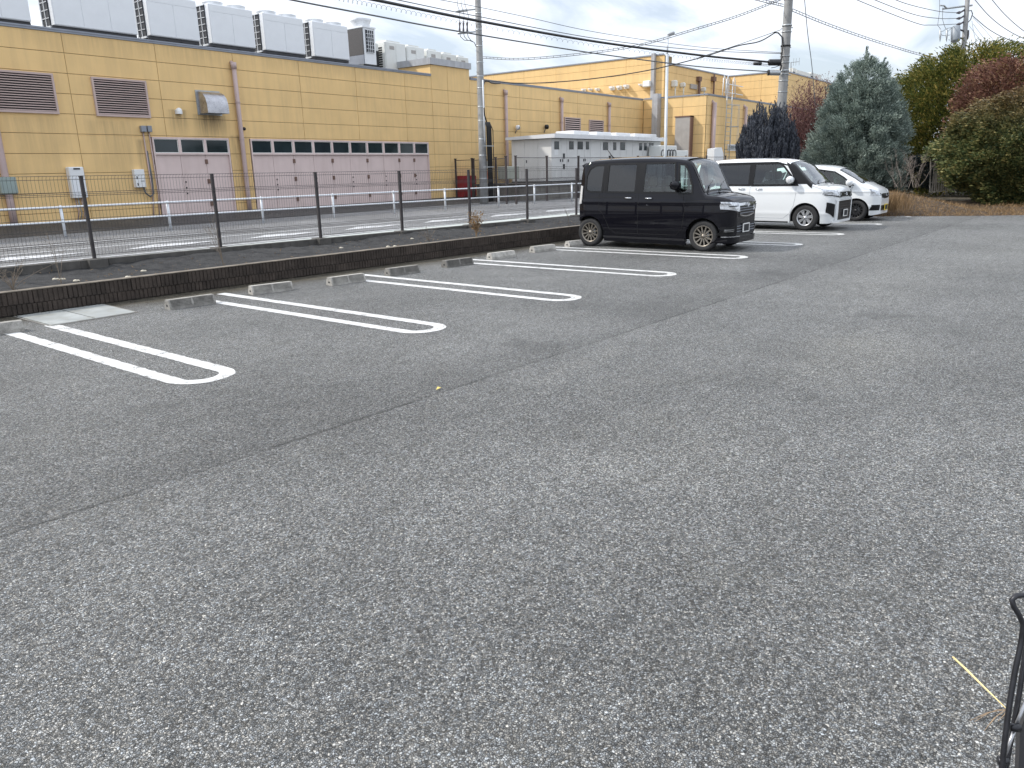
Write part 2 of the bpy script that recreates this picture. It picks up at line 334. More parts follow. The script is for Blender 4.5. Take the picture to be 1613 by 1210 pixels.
# street, with its gutter and apron up to the works building
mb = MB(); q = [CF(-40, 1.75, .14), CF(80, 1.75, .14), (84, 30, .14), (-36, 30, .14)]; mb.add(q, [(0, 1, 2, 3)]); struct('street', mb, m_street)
mb = MB(); q = [CF(-40, 4.1, .144), CF(60, 4.1, .144), CF(60, 4.85, .144), CF(-40, 4.85, .144)]; mb.add(q, [(0, 1, 2, 3)]); struct('gutter', mb, m_gutter)
m_apron = asphalt('shaded_apron_asphalt', .09, .17, 150, tint=(1, 1, 1.02))  # darker than the street: the building's shade strip is put into this colour
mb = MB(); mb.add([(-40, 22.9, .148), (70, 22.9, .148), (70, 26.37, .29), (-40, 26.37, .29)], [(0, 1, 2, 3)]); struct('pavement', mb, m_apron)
# street markings
mb = MB()
def strip(mb, pts, wd, z, jit=0.):
    pts = [Vector((p[0], p[1])) for p in pts]; vs = []
    for i, p in enumerate(pts):
        d = pts[min(i + 1, len(pts) - 1)] - pts[max(i - 1, 0)]; d.normalize(); nrm = Vector((-d.y, d.x))
        for sgn in (-1, 1):
            q = p + nrm * sgn * (wd / 2 + random.uniform(-jit, jit)); vs.append((q.x, q.y, z))
    mb.add(vs, [(2 * i, 2 * i + 2, 2 * i + 3, 2 * i + 1) for i in range(len(pts) - 1)])
strip(mb, [CF(-12, 5.0), CF(40, 5.0)], .13, .150); strip(mb, [CF(-12, 7.35), CF(40, 7.35)], .13, .150); strip(mb, [CF(-12, 9.1), CF(8, 9.1)], .10, .150)
for k in range(9):
    s = 1.2 + 2.85 * k
    a = CF(s, 6.15, .151); b = CF(s + .9, 6.75, .151); c = CF(s + 2.3, 6.35, .151); d = CF(s + 1.25, 6.05, .151)
    mb.add([a, d, c, b], [(0, 1, 2, 3)])
struct('street_marking', mb, m_paint2)

# ================================================================== PARKING LINES
tips = [(367.8, 591.2), (703.2, 516.2), (917, 468.6), (1066, 431.4), (1178, 404.5), (1263.4, 384.5), (1329, 368.5), (1388.4, 352.9), (1434.7, 341)]
sl = math.radians(92.2)
nm = ['nearest to the camera at the left edge', 'second from the left, ending before two wheel stops', 'third from the left, between four wheel stops', 'fourth from the left, ahead of the black car',
      'just beside the near side of the black car', 'on the far side of the black car', 'near side of the white van', 'between the white van and the small white car', 'farthest, beside the dry grass mound']
starts = {0: ((90.7, 515.9), (8.4, 521.8)), 1: ((361.3, 465.1), (346, 476.3)), 2: ((573, 433.3), (578.6, 442.6)), 3: ((748, 409), (752, 416)), 4: ((880, 389.6), (881, 394.2))}
for k, tp in enumerate(tips):
    g = G(*tp); sp_ = .44; hw = sp_ / 2; lw = .135
    if k in starts:
        u_, l_ = G(*starts[k][0]), G(*starts[k][1]); cy_ = (u_[1] + l_[1]) / 2; mid = ((u_[0] + l_[0]) / 2)
        dr = Vector((mid - (g[0] - .17), cy_ - g[1])).normalized(); Lu = (u_[1] - g[1]); Ll = (l_[1] - g[1])
    else: dr = Vector((-.045, 1)).normalized(); Lu = 4.2; Ll = 3.8
    nr = Vector((dr.y, -dr.x)); tip = Vector((g[0], g[1])) - nr * .17 - dr * .05
    ce = tip + dr * (hw + lw / 2)
    pts = []
    for i in range(15): pts.append(ce + dr * Lu * (1 - i / 14) - (-nr) * hw)
    for i in range(1, 12):
        a = math.pi * i / 12; pts.append(ce + nr * hw * math.cos(a) - dr * hw * math.sin(a))
    for i in range(15): pts.append(ce + dr * Ll * (i / 14) - nr * hw)
    mb = MB(); z = .004; fine = []
    for a, b in zip(pts, pts[1:]):
        n_ = max(1, int((b - a).length / .05)); fine += [a.lerp(b, j / n_) for j in range(n_)]
    fine.append(pts[-1]); strip(mb, fine, lw, z, .006)
    struct('parking_line', mb, m_paint)

# drain cover by the curb wall
mh = [(3.70, 10.36), (3.66, 9.33), (4.64, 9.30), (4.72, 10.30)]
t = thing('drain_cover', 'pale steel drain cover set in the asphalt against the curb wall', 'drain cover', (4.2, 9.8, 0))
mb = MB(); cx_, cy_ = 4.18, 9.82
fr = [(cx_ + (x - cx_) * 1.05, cy_ + (y - cy_) * 1.06) for x, y in mh]
mb.add([(x, y, .005) for x, y in mh] + [(x, y, .005) for x, y in fr], [(i, 4 + i, 4 + (i + 1) % 4, (i + 1) % 4) for i in range(4)])
part('frame', mb, m_conc, t)
m_plate = pm('checker_plate', (.33, .345, .335), .5, .15, var=.25, vs=3, bmp=.004, bs=80, streak=.3, stain=(.20, .17, .10))
for i in range(2):
    a = .01 + .5 * i; b = a + .48; l = lambda p, q, f: (p[0] + (q[0] - p[0]) * f, p[1] + (q[1] - p[1]) * f)
    c4 = [l(mh[0], mh[3], a), l(mh[1], mh[2], a), l(mh[1], mh[2], b), l(mh[0], mh[3], b)]
    mb = MB(); mb.prism(c4, .001, .012, 'xy'); part('plate', mb, m_plate, t)

# ================================================================== CURB WALL of split-face blocks
t = thing('curb_wall', 'low dark brown wall of ribbed concrete blocks along the back of the parking bays', 'low wall', (OC[0], OC[1], 0), A43, world=False)
def ribblock(w_, h_, seed):
    r = random.Random(seed); mb = MB(); n = 7; pts = []
    x = 0
    for i in range(n):
        x0 = w_ * i / n + .004; x1 = w_ * (i + 1) / n - .004; dd = r.uniform(-.006, .004)
        pts += [(x0, .010), (x0 + .004, dd), (x1 - .004, dd + r.uniform(-.003, .003)), (x1, .010)]
    pts[0] = (.003, .010); pts[-1] = (w_ - .003, .010)
    poly = pts + [(w_ - .003, .12), (.003, .12)]
    mb.prism(poly, .002, h_ - .003, 'xy'); return mesh('block', mb, m_block)
up_ = [ribblock(.4, .155, i) for i in range(5)]; lo_ = [ribblock(.4, .12, 20 + i) for i in range(5)]
for k in range(-12, 62):
    o = link('block', random.choice(up_), t, (k * .4, random.uniform(-.003, .003), .135))
    o = link('block', random.choice(lo_), t, (k * .4 + .2, random.uniform(-.002, .002) + .001, .012))
mb = MB(); mb.box(-4.8, .03, 0, 25, .115, .285); part('core', mb, m_concd, t)
mb = MB()
for i in range(-12, 62): mb.bbox(i * .4 + .002, -.002, .291, i * .4 + .398, .123, .303 + random.uniform(0, .003), .003)
part('cap_mortar', mb, pm('cap_mortar', (.17, .145, .115), .9, var=.4, vs=6, bmp=.006), t)

# wheel stops
def stopmesh(ribs):
    mb = MB(); Ls = .6; back = [(.045, .12), (.08, .045), (.08, 0)]
    if not ribs: mb.prism([(-.08, 0), (-.08, .045), (-.045, .12)] + back, 0, Ls, 'yz')
    else:
        pf = [(-.08, 0), (-.08, .03)]
        for j in range(6):
            f0, f1 = (j + .12) / 6, (j + .60) / 6; P = lambda f, d: (-.08 + .035 * f + d, .03 + .09 * f - d * .4); pf += [P(f0, .016), P(f0 + .01, 0), P(f1, 0), P(f1 + .02, .016)]
        pf += [(-.045, .12)]
        for x0, x1 in ((.025, .288), (.312, .575)): mb.prism(pf + back, x0, x1, 'yz')
        for x0, x1 in ((0, .025), (.288, .312), (.575, .6)): mb.prism([(-.081, 0), (-.081, .03), (-.046, .121)] + back, x0, x1, 'yz')
    mb.box(-.002, -.02, .035, .0, .02, .06, 1); return mesh('wheel_stop', mb, [m_stop, m_dark])
SM = [stopmesh(False), stopmesh(True)]
slab = ['cut off by the left edge of the picture', 'the leftmost whole one, right of the drain cover', 'at the left end of the second parking line', 'with a mossy base, left of the third parking line', 'between the third parking line and the darkest wheel stop',
        'the darkest grey one, left of the fourth parking line', 'the palest one before the dry weed', 'left of the fifth parking line, ahead of the black car', 'half hidden behind the rear wheel of the black car']
sts = [((-62, 536), (8, 527)), ((269, 488.6), (342, 478)), ((400, 464.8), (468, 457.3)), ((524, 450.6), (578.4, 443)), ((615, 435.5), (667, 429)), ((705, 422), (749.7, 416.5)), ((775.8, 409.5), (816.7, 404.6)), ((842.7, 398.3), (880.7, 394.2)), ((898, 389.6), (935, 386))]
cols = [1.2, 1.1, 1.5, 1.45, 1.0, .7, 1.7, 1.6, 1.7]
for k, (a, b) in enumerate(sts):
    A, B = G(*a), G(*b); an = math.atan2(B[1] - A[1], B[0] - A[0]); an = .5 * an + .5 * A43 * 1.7
    o = link('wheel_stop', SM[1 if 1 <= k <= 5 else 0], None, (A[0], A[1] + .075, 0), (0, 0, an))
    o.color = (cols[k], cols[k] * .99, cols[k] * .97, 1)
    tag(o, 'concrete wheel stop, ' + slab[k], 'wheel stop', 'wheel stops at the back of the bays')

# ================================================================== MESH FENCE on its footing wall
t = thing('footing_wall', 'low dark stained concrete block footing under the mesh fence', 'low wall', (OC[0], OC[1], 0), A43, world=False)
def fblock(seed):
    r = random.Random(seed); mb = MB(); mb.bbox(.004, r.uniform(0, .006), 0, .396, .12, .19, .005); return mesh('block', mb, m_concd)
fb = [fblock(i) for i in range(4)]
for k in range(-16, 60): link('block', fb[(k * 7) % 4], t, (k * .4, 1.67 + random.uniform(-.004, .004), .245 - .0045 * k * .4 + .004))
mb = MB(); mb.add([(-6.4, 1.68, .1), (24, 1.68, .1), (24, 1.78, .1), (-6.4, 1.78, .1), (-6.4, 1.68, .455), (24, 1.68, .32), (24, 1.78, .32), (-6.4, 1.78, .455)], [(0, 3, 2, 1), (4, 5, 6, 7), (0, 1, 5, 4), (1, 2, 6, 5), (2, 3, 7, 6), (3, 0, 4, 7)]); part('core', mb, m_concd, t)
for k in range(-3, 11):
    s = 1.83 + 2.044 * k; z = .445 - .0045 * s
    mb = MB(); mb.bbox(s - .13, 1.58, .14, s + .13, 1.86, z + .004, .008); part('post_base', mb, m_concd, t)
t = thing('mesh_fence', 'dark brown welded mesh fence between the parking lot and the street', 'fence', (OC[0], OC[1], 0), A43, world=False)
mb = MB(); mb.box(-.022, -.022, 0, .022, .022, 1.2); mb.box(-.025, -.025, 1.2, .025, .025, 1.215); pme = mesh('post', mb, m_fence)
def panelmesh():
    mb = MB(); Lp = 2.044; y0 = -.03
    n = 41
    for i in range(n):
        x = .012 + Lp * i / n
        pts = [(x, y0, .05), (x, y0, .22), (x, y0 - .03, .245), (x, y0, .27), (x, y0, .93), (x, y0 - .03, .955), (x, y0, .98), (x, y0, 1.17), (x, y0 - .02, 1.20), (x, y0 - .05, 1.21)]
        mb.tube(pts, .0021, 3, cap=False)
    for z, y in ((.06, y0), (.22, y0), (.27, y0), (.245, y0 - .03), (.44, y0), (.60, y0), (.76, y0), (.93, y0), (.98, y0), (.955, y0 - .03), (1.16, y0), (1.21, y0 - .05)):
        mb.tube([(0, y, z), (Lp, y, z)], .0032, 4, cap=False)
    return mesh('wire_mesh', mb, m_wire)
wme = panelmesh()
for k in range(-3, 11):
    s = 1.83 + 2.044 * k; z = .445 - .0045 * s
    link('post', pme, t, (s, 1.73, z))
    if k < 10: o = link('wire_mesh', wme, t, (s, 1.73, z - .0), (0, .0045, 0))

# ================================================================== WHITE GUARD RAIL
gb = [(104, 372.5), (270.5, 361), (407.5, 350.5), (525.5, 343), (626, 336.5), (712, 331), (786, 325), (833, 321), (902.5, 317)]
A, B = G(*gb[0], .15), G(*gb[-1], .15); A = np.array([8.95, 21.05, .15]); 
ps = [G(u, v, .15) for u, v in gb]
ax = np.polyfit([p[0] for p in ps], [p[1] for p in ps], 1)
t = thing('guard_rail', 'white pipe guard rail with two rails running along the far side of the street', 'guard rail', (ps[0][0], float(np.polyval(ax, ps[0][0])), .15))
xs = [p[0] for p in ps]; xs = [xs[0] - 5.9, xs[0] - 2.95] + xs + [xs[-1] + 3 * k for k in range(1, 6)]
for x in xs:
    y = float(np.polyval(ax, x)); mb = MB(); mb.tube([(x, y, .145), (x, y, .92)], .038, 10); mb.tube([(x, y, .92), (x, y, .945), (x, y, .955)], [.038, .03, .01], 10); part('post', mb, m_rail, t)
for z in (.91, .53):
    x0, x1 = xs[0] - 2, xs[-1] + 1; mb = MB(); mb.tube([(x0 + (x1 - x0) * i / 30, float(np.polyval(ax, x0 + (x1 - x0) * i / 30)) - .04, z) for i in range(31)], .024, 8); part('rail', mb, m_rail, t)

# ================================================================== TALL MESH FENCE round the cubicle yard
def tallfence(pts, top, label, zb=.18, split=3.0, extra=True):
    t = thing('tall_fence', label, 'fence', (pts[0][0], pts[0][1], zb), 0, 'tall dark fences round the switchgear yard')
    P = [Vector(p) for p in pts]; posts = []
    for a, b in zip(P, P[1:]):
        n_ = max(1, round((b - a).length / split)); posts += [a.lerp(b, j / n_) for j in range(n_)]
    posts.append(P[-1])
    for p in posts:
        mb = MB(); mb.box(p.x - .035, p.y - .035, zb - .05, p.x + .035, p.y + .035, top); mb.box(p.x - .05, p.y - .05, top, p.x + .05, p.y + .05, top + .04); part('post', mb, m_fence2, t)
    for a, b in zip(posts, posts[1:]):
        mb = MB(); L_ = (b - a).length; n_ = int(L_ / .1)
        for z in (top - .05, top - .45, (top + zb) / 2, zb + .4, zb + .08): mb.tube([(a.x, a.y, z), (b.x, b.y, z)], .014 if z > top - .1 else .007, 4)
        for j in range(1, n_):
            p = a.lerp(b, j / n_); mb.tube([(p.x, p.y, zb + .05), (p.x, p.y, top - .05)], .0028, 3, cap=False)
        part('mesh_panel', mb, m_fence2, t)
tallfence([(30.35, 26.2), (30.45, 25.2)], 2.14, 'short tall dark fence closing the yard against the yellow wall beside the red cabinet')
tallfence([(30.45, 25.1), (28.9, 22.5), (27.3, 20.7)], 2.12, 'tall dark fence running from the yellow wall past the foot of the near utility pole', split=2.7)
tallfence([(27.2, 20.1), (30.3, 20.6), (33.3, 20.75), (54, 20.2)], 2.12, 'tall dark mesh fence along the foot of the switchgear wall behind the black car')

# concrete platform
mb = MB()
mb.box(30.4, 21.35, .1, 46.4, 24.9, .84)
t = thing('platform', 'dark weathered concrete platform that carries the pale switchgear cubicle', 'platform', (38, 23, .14))
part('retaining_wall', mb, m_conc, t)
mb = MB(); mb.box(30.3, 21.25, .84, 46.5, 25, .925); part('coping', mb, m_concd, t)

# ================================================================== WORKS BUILDING
YB = 26.4; ZT = 5.97; ZG = .28
def sub(rects, o):
    res = []
    for (a, b, c, d) in rects:                    # x0,z0,x1,z1
        x0, z0, x1, z1 = o
        if x1 <= a or x0 >= c or z1 <= b or z0 >= d: res.append((a, b, c, d)); continue
        if z1 < d: res.append((a, z1, c, d))
        if z0 > b: res.append((a, b, c, z0))
        zz0, zz1 = max(b, z0), min(d, z1)
        if x0 > a: res.append((a, zz0, x0, zz1))
        if x1 < c: res.append((x1, zz0, c, zz1))
    return res
PCACHE = {}
def panelwall(parent, x0, x1, z0, z1, to3, key, vj, openings=(), zj=5.39, g=.007):
    """panels of a wall; to3(s, depth, z) gives world metres, s runs along the wall, depth outwards"""
    vj = sorted(vj); xs_ = [x0] + [v for v in vj if x0 + .05 < v < x1 - .05] + [x1]
    zs = [z1]; z = zj
    while z > z1 - .05: z -= .6
    while z > z0 + .05: zs.append(z); z -= .6
    zs.append(z0); zs = zs[::-1]
    for a, c in zip(xs_, xs_[1:]):
        for b, d in zip(zs, zs[1:]):
            rs = [(a + g, b + g, c - g, d - g)]
            for o in openings: rs = sub(rs, o)
            if not rs: continue
            mb = MB()
            for r in rs:
                if r[2] - r[0] < .02 or r[3] - r[1] < .02: continue
                q = []
                for dep, e in ((0, 0), (.016, 0), (.022, .006)):
                    q += [to3(r[0] + e, dep, r[1] + e), to3(r[2] - e, dep, r[1] + e), to3(r[2] - e, dep, r[3] - e), to3(r[0] + e, dep, r[3] - e)]
                mb.add(q, [(8, 9, 10, 11)] + [(k * 4 + i, k * 4 + (i + 1) % 4, k * 4 + 4 + (i + 1) % 4, k * 4 + 4 + i) for k in (0, 1) for i in range(4)])
            if mb.f: part('wall_panel', mb, m_yellow, parent)
bld = thing('works_building', 'long single storey works building clad in yellow panels with pink doors and louvers', 'building', (30, 26.4, .28))
vj = [3.2 + 3 * k for k in range(0, 22)]; vj = [v for v in vj]
opens = [(14.60, 0, 17.66, 2.95), (18.53, 0, 28.63, 2.95)]
fY = lambda s, d, z: (s, YB - d, z)
panelwall(bld, 0.2, 29.03, ZG, ZT, fY, 'f', vj, opens)
panelwall(bld, 29.03, 31.9, ZG, 6.50, fY, 'f', vj)
panelwall(bld, 31.9, 50.88, ZG, 6.02, fY, 'f', vj)
panelwall(bld, 26.4 - .02, 29, 5.99, 6.5, lambda s, d, z: (29.03 - d, s, z), 's', [])
fXs = lambda s, d, z: (50.9 - d, -s, z)
panelwall(bld, -26.36, -21.72, ZG, 6.03, fXs, 'w', [-23.4], )
fB = lambda s, d, z: (s, 21.7 - d, z)
panelwall(bld, 50.9, 76, ZG, 6.03, fB, 'b', [50.9 + 3 * k for k in range(1, 9)])
mb = MB(); mb.box(0.1, YB + .002, .1, 14.6, 40, 5.93); mb.box(14.6, YB + .32, .1, 28.63, 40, 5.93); mb.box(14.6, YB + .002, 2.95, 28.63, YB + .32, 5.93)
mb.box(17.66, YB + .002, .1, 18.53, YB + .32, 2.95); mb.box(28.63, YB + .002, .1, 50.92, 40, 5.96); mb.box(29.04, YB + .004, 5.9, 31.88, 28.9, 6.48); mb.box(50.92, 21.702, .1, 76, 40, 5.99)
part('core_wall', mb, m_joint, bld)
mb = MB(); mb.box(0.3, YB + .3, 5.93, 29, 40, 5.94); part('roof', mb, m_roof, bld)
def coping(x0, x1, y, z, w_=.16, h=.11): mb = MB(); mb.box(x0, y - .07, z, x1, y + w_, z + .045); mb.box(x0, y - .05, z - .06, x1, y + w_ - .01, z); part('coping', mb, m_cap, bld)
coping(.1, 29.0, YB, 6.03); coping(31.95, 50.83, YB, 6.08); coping(50.83, 76, 21.7, 6.10)
mb = MB(); mb.box(50.83, 21.9, 6.055, 51.0, YB - .08, 6.145); part('coping', mb, m_cap, bld)
m_cap2 = pm('light_coping', (.42, .43, .45), .5, .2, streak=.3)
mb = MB(); mb.box(28.93, YB - .1, 6.5, 31.98, YB + 2.6, 6.79); part('coping', mb, m_cap2, bld)
# plinth
mb = MB(); mb.box(.2, YB - .03, .14, 14.58, YB, .30); mb.box(17.68, YB - .03, .14, 18.51, YB, .3); mb.box(28.65, YB - .03, .14, 50.8, YB, .3); part('plinth', mb, m_conc, bld)
# louvers
def louver(x0, x1, z0, z1, y=YB - .022, n=15):
    mb = MB(); f = .06
    mb.box(x0, y - .07, z0, x1, y, z0 + f); mb.box(x0, y - .07, z1 - f, x1, y, z1); mb.box(x0, y - .07, z0 + f, x0 + f, y, z1 - f); mb.box(x1 - f, y - .07, z0 + f, x1, y, z1 - f)
    fr_ = part('louver', mb, m_pinkd, bld)
    mb = MB(); mb.box(x0 + f, y - .008, z0 + f, x1 - f, y - .001, z1 - f); part('backing', mb, m_dark, fr_)
    mb = MB(); hh = (z1 - z0 - 2 * f) / n
    mb.add([(x0 + f, y - .064, 0), (x1 - f, y - .064, 0), (x1 - f, y - .030, hh * .50), (x0 + f, y - .030, hh * .50), (x0 + f, y - .064, .012), (x1 - f, y - .064, .012)], [(0, 1, 5, 4), (4, 5, 2, 3), (1, 0, 3, 2)])
    og = ORG[bld]; sm_ = mesh('slat', mb, m_pinkd, (og[0], og[1], 0))
    for i in range(n): link('slat', sm_, fr_, (0, 0, z0 + f + hh * i + .008 - og[2]))
louver(9.9, 11.73, 3.57, 4.75); louver(12.88, 14.7, 3.56, 4.75)
p = [W(759, 0, YB)[0]]
louver(W(888, 180, YB)[0], W(913, 180, YB)[0], 3.1, 4.55, n=11); louver(W(927, 180, YB)[0], W(949.5, 180, YB)[0], 3.1, 4.5, n=11)
# pink door assemblies
def doors(x0, x1, nw, zt=2.95, wz=2.42):
    wd = (x1 - x0) / nw; y = YB + .0
    mb = MB(); mb.box(x0, y - .045, wz - .06, x1, y + .05, wz); mb.box(x0, y - .045, zt - .06, x1, y + .05, zt)
    for i in range(nw + 1):
        xx = x0 + wd * i; a, b = max(x0, xx - .05), min(x1, xx + .05); mb.box(a, y - .045, wz, b, y + .05, zt - .06)
    mb.box(x0, y - .04, .2, x0 + .05, y + .05, wz - .06); mb.box(x1 - .05, y - .04, .2, x1, y + .05, wz - .06)
    fr_ = part('transom_frame', mb, m_pink, bld)
    for i in range(nw):
        a, b = x0 + wd * i + .05, x0 + wd * (i + 1) - .05
        mb = MB(); mb.box(a, y + .0, wz, b, y + .012, zt - .06); part('pane', mb, m_glassd, fr_)
        mb = MB(); s_ = .022
        mb.box(a, y - .02, wz, b, y - .003, wz + s_); mb.box(a, y - .02, zt - .06 - s_, b, y - .003, zt - .06); mb.box(a, y - .02, wz + s_, a + s_, y - .003, zt - .06 - s_); mb.box(b - s_, y - .02, wz + s_, b, y - .003, zt - .06 - s_)
        part('sash', mb, m_unit2, fr_)
    for i in range(nw):
        a, b = x0 + wd * i + (.054 if i == 0 else .006), x0 + wd * (i + 1) - (.054 if i == nw - 1 else .006)
        mb = MB(); mb.box(a, y + .025, .27, b, y + .055, wz - .065); dl = part('door_leaf', mb, m_pink, bld)
        if i % 2 == 0 or i == nw - 1:
            for z in (2.12, 1.42, .62):
                mb = MB(); xx = x0 + wd * i; mb.box(max(xx - .05, x0), y - .01, z - .08, xx + .05, y + .024, z + .08); part('hinge', mb, m_rust, dl)
        if i % 2 == 1:
            for z in (1.22, 1.02, 1.42):
                mb = MB(); xx = a + .06; mb.box(xx, y - .005, z - .025, xx + .035, y + .024, z + .025); part('handle', mb, m_dark, dl)
doors(14.64, 17.63, 3); doors(18.57, 28.60, 10)
mb = MB(); mb.box(14.7, YB + .07, .2, 28.5, YB + .3, 2.9); part('door_recess', mb, m_dark, bld)
# downpipes
for x, zb_, zt_2, r_ in ((9.83, .26, 5.5, .10), (18.12, .28, 5.62, .085), (34.75, .3, 5.68, .085), (40.25, .3, 5.6, .085), (45.9, .3, 5.6, .085)):
    mb = MB(); y = YB - .16; mb.tube([(x, y, zb_), (x, y, 1.0), (x, y, 2.6), (x, y, zt_2)], [r_, r_, r_, r_], 10); mb.tube([(x, y, zt_2 - .22), (x, y, zt_2)], [r_ * 1.3, r_ * 1.3], 10)
    mb.tube([(x, y, zt_2 - .08), (x, YB - .02, zt_2 + .02)], r_ * .8, 8)
    pp = part('downpipe', mb, m_pipe, bld)
    for z in (1.5, 2.9, 4.2): mb = MB(); mb.lathe([(r_ + .012, z), (r_ + .012, z + .05)], n=10, o=(x, y, 0)); mb.box(x - .02, y, z, x + .02, YB - .02, z + .04); part('clamp', mb, m_pipe, pp)
for x, y in ((51.75, 21.5), (57.6, 21.5)):
    mb = MB(); mb.tube([(x, y, .3), (x, y, 5.6)], .15 if x < 55 else .11, 10); mb.tube([(x, y, 5.5), (x, y + .25, 5.72)], .11, 8); part('downpipe', mb, m_pipe, bld)
mb = MB(); mb.bbox(9.6, YB - .32, 1.22, 10.06, YB - .03, 1.72, .03); part('junction_box', mb, m_grn, bld)
# grey duct, shutter and panels on the wing
mb = MB(); a, b = WX(1030, 152, 50.55), WX(1038.5, 152, 50.55); mb.box(50.3, b[1], 2.4, 50.87, a[1], 6.35); part('duct', mb, m_cap2, bld)
m_grey = pm('grey_shutter', (.36, .34, .32), .6, streak=.15)
a, b = WX(1066, 200, 50.7), WX(1089, 200, 50.7); mb = MB(); mb.box(50.45, b[1], .3, 50.87, a[1], 4.72); part('shutter_box', mb, m_grey, bld)
mb = MB(); mb.box(50.42, b[1] - .07, .3, 50.87, b[1] - .002, 4.80); mb.box(50.42, b[1] - .07, 4.72, 50.87, a[1] + .05, 4.80); part('shutter_trim', mb, m_rust, bld)
# wall fixtures (things of their own)
def W3(u, v, off): return W(u, v, YB - off)
# extractor hood
a, b = W3(308, 146, .0), W3(344, 180, .0)
t = thing('extractor_hood', 'curved stainless extractor hood on the yellow wall above the left pink doors', 'hood', (16.55, YB - .02, 3.75))
prof = [(0, .75), (.16, .74), (.36, .66), (.5, .5), (.56, .3), (.57, .0)]
mb = MB(); x0, x1 = 16.56, 17.42
vs = []
for x in (x0, x1):
    for d, z in prof: vs.append((x, YB - .03 - d, 3.78 + z))
n_ = len(prof); mb.add(vs, [(i, i + 1, n_ + i + 1, n_ + i) for i in range(n_ - 1)], 0, True)
for x in (x0, x1): mb.add([(x, YB - .03 - d, 3.78 + z) for d, z in prof] + [(x, YB - .03, 3.78)], [tuple(range(n_ + 1))])
part('shell', mb, m_tinny, t)
mb = MB(); mb.box(x0 - .06, YB - .05, 3.74, x1 + .06, YB - .024, 4.58); part('flange', mb, m_galv, t)
# water heater
t = thing('water_heater', 'tall white wall hung water heater with pipes below it near the left edge', 'water heater', (12.2, YB - .02, .9))
a, b = W3(106, 256, .25), W3(126, 310, .25)
mb = MB(); mb.bbox(a[0], YB - .27, 1.02, a[0] + .46, YB - .03, 1.98, .02); part('body', mb, m_white, t)
mb = MB(); mb.box(a[0] + .14, YB - .285, 1.90, a[0] + .34, YB - .271, 1.945); part('flue', mb, m_dark, t)
mb = MB(); mb.box(a[0] + .06, YB - .278, 1.62, a[0] + .40, YB - .2715, 1.66); mb.box(a[0] + .04, YB - .278, 1.10, a[0] + .42, YB - .2715, 1.59); part('cover', mb, m_unit, t)
for i, dx in enumerate((.12, .2, .3, .36)):
    mb = MB(); mb.tube([(a[0] + dx, YB - .12, 1.03), (a[0] + dx, YB - .12, .85), (a[0] + dx + .05, YB - .1, .62 - .08 * (i % 2)), (a[0] + dx - .02, YB - .08, .32)], .018, 6); part('pipe', mb, m_galv if i % 2 else m_pipe, t)
# twin grey conduit boxes and cable
t = thing('conduit_box', 'pair of grey junction boxes with conduits left of the smaller pink doors', 'junction box', (14.3, YB - .02, 2.6))
for u0, u1 in ((222, 231.5), (232, 240)):
    a, b = W3(u0, 198, .15), W3(u1, 208, .15); mb = MB(); mb.bbox(a[0], YB - .17, b[2], b[0], YB - .03, a[2], .01); bx_ = part('box', mb, m_cap, t)
    xm = (a[0] + b[0]) / 2; mb = MB(); mb.tube([(xm, YB - .06, b[2]), (xm + .02, YB - .06, 1.0), (xm - .05, YB - .06, .32)], .022, 6); part('conduit', mb, m_pipe, bx_)
t = thing('meter_box', 'white wall cabinet with a black hose beside the smaller pink doors', 'wall cabinet', (14.0, YB - .02, 1.2))
a, b = W3(211, 267, .2), W3(231, 295, .2); mb = MB(); mb.bbox(a[0], YB - .2, b[2], b[0], YB - .025, a[2], .012); part('case', mb, m_white, t)
for dx, dz in ((.05, .28), (.05, .06), (.18, .2)):
    mb = MB(); mb.box(a[0] + dx, YB - .209, b[2] + dz, a[0] + dx + (.03 if dx < .1 else .12), YB - .2005, b[2] + dz + (.09 if dx < .1 else .015)); part('latch', mb, m_dark, t)
xm = a[0] + .3; mb = MB(); mb.tube([(xm, YB - .1, b[2]), (xm + .02, YB - .14, b[2] - .2), (xm + .16, YB - .16, b[2] - .32), (xm + .32, YB - .1, b[2] - .22), (xm + .36, YB - .06, b[2] + .3), (xm + .33, YB - .05, b[2] + 1.2)], .03, 8); part('hose', mb, m_cableg, t)
def dome(u, v, r_, Y, label, cat='vent', m=m_white, grp='white vent caps on the yellow walls', nrm=0):
    a = W(u, v, Y) if nrm == 0 else WX(u, v, Y)
    mb = MB(); prof = [(r_, -r_ * .9), (r_, 0), (r_ * .85, r_ * .55), (r_ * .45, r_ * .9), (0.001, r_)]
    mb.lathe(prof, n=12, o=(a[0], a[1], a[2])); mb.box(a[0] - (r_ if nrm == 0 else 0), a[1], a[2] - r_ * .9, a[0] + r_, a[1] + r_, a[2] + r_ * .4)
    solo('vent_cap', mb, m, label, cat, tuple(a), grp)
dome(282, 175, .11, YB - .1, 'small round white vent cap left of the stainless extractor hood')
dome(816, 202, .14, YB - .15, 'small grey wall light above the left end of the switchgear cubicle', 'wall light', m_unit2, None) if False else None
a = W(384.5, 203.5, YB - .12); mb = MB(); mb.lathe([(.02, -.05), (.06, -.03), (.07, .03), (.03, .07)], n=10, o=tuple(a), cap=True); mb.box(a[0] - .02, a[1], a[2], a[0] + .02, YB - .02, a[2] + .03)
solo('security_camera', mb, m_black, 'tiny black dome camera right of the downpipe between the pink doors', 'camera', tuple(a))
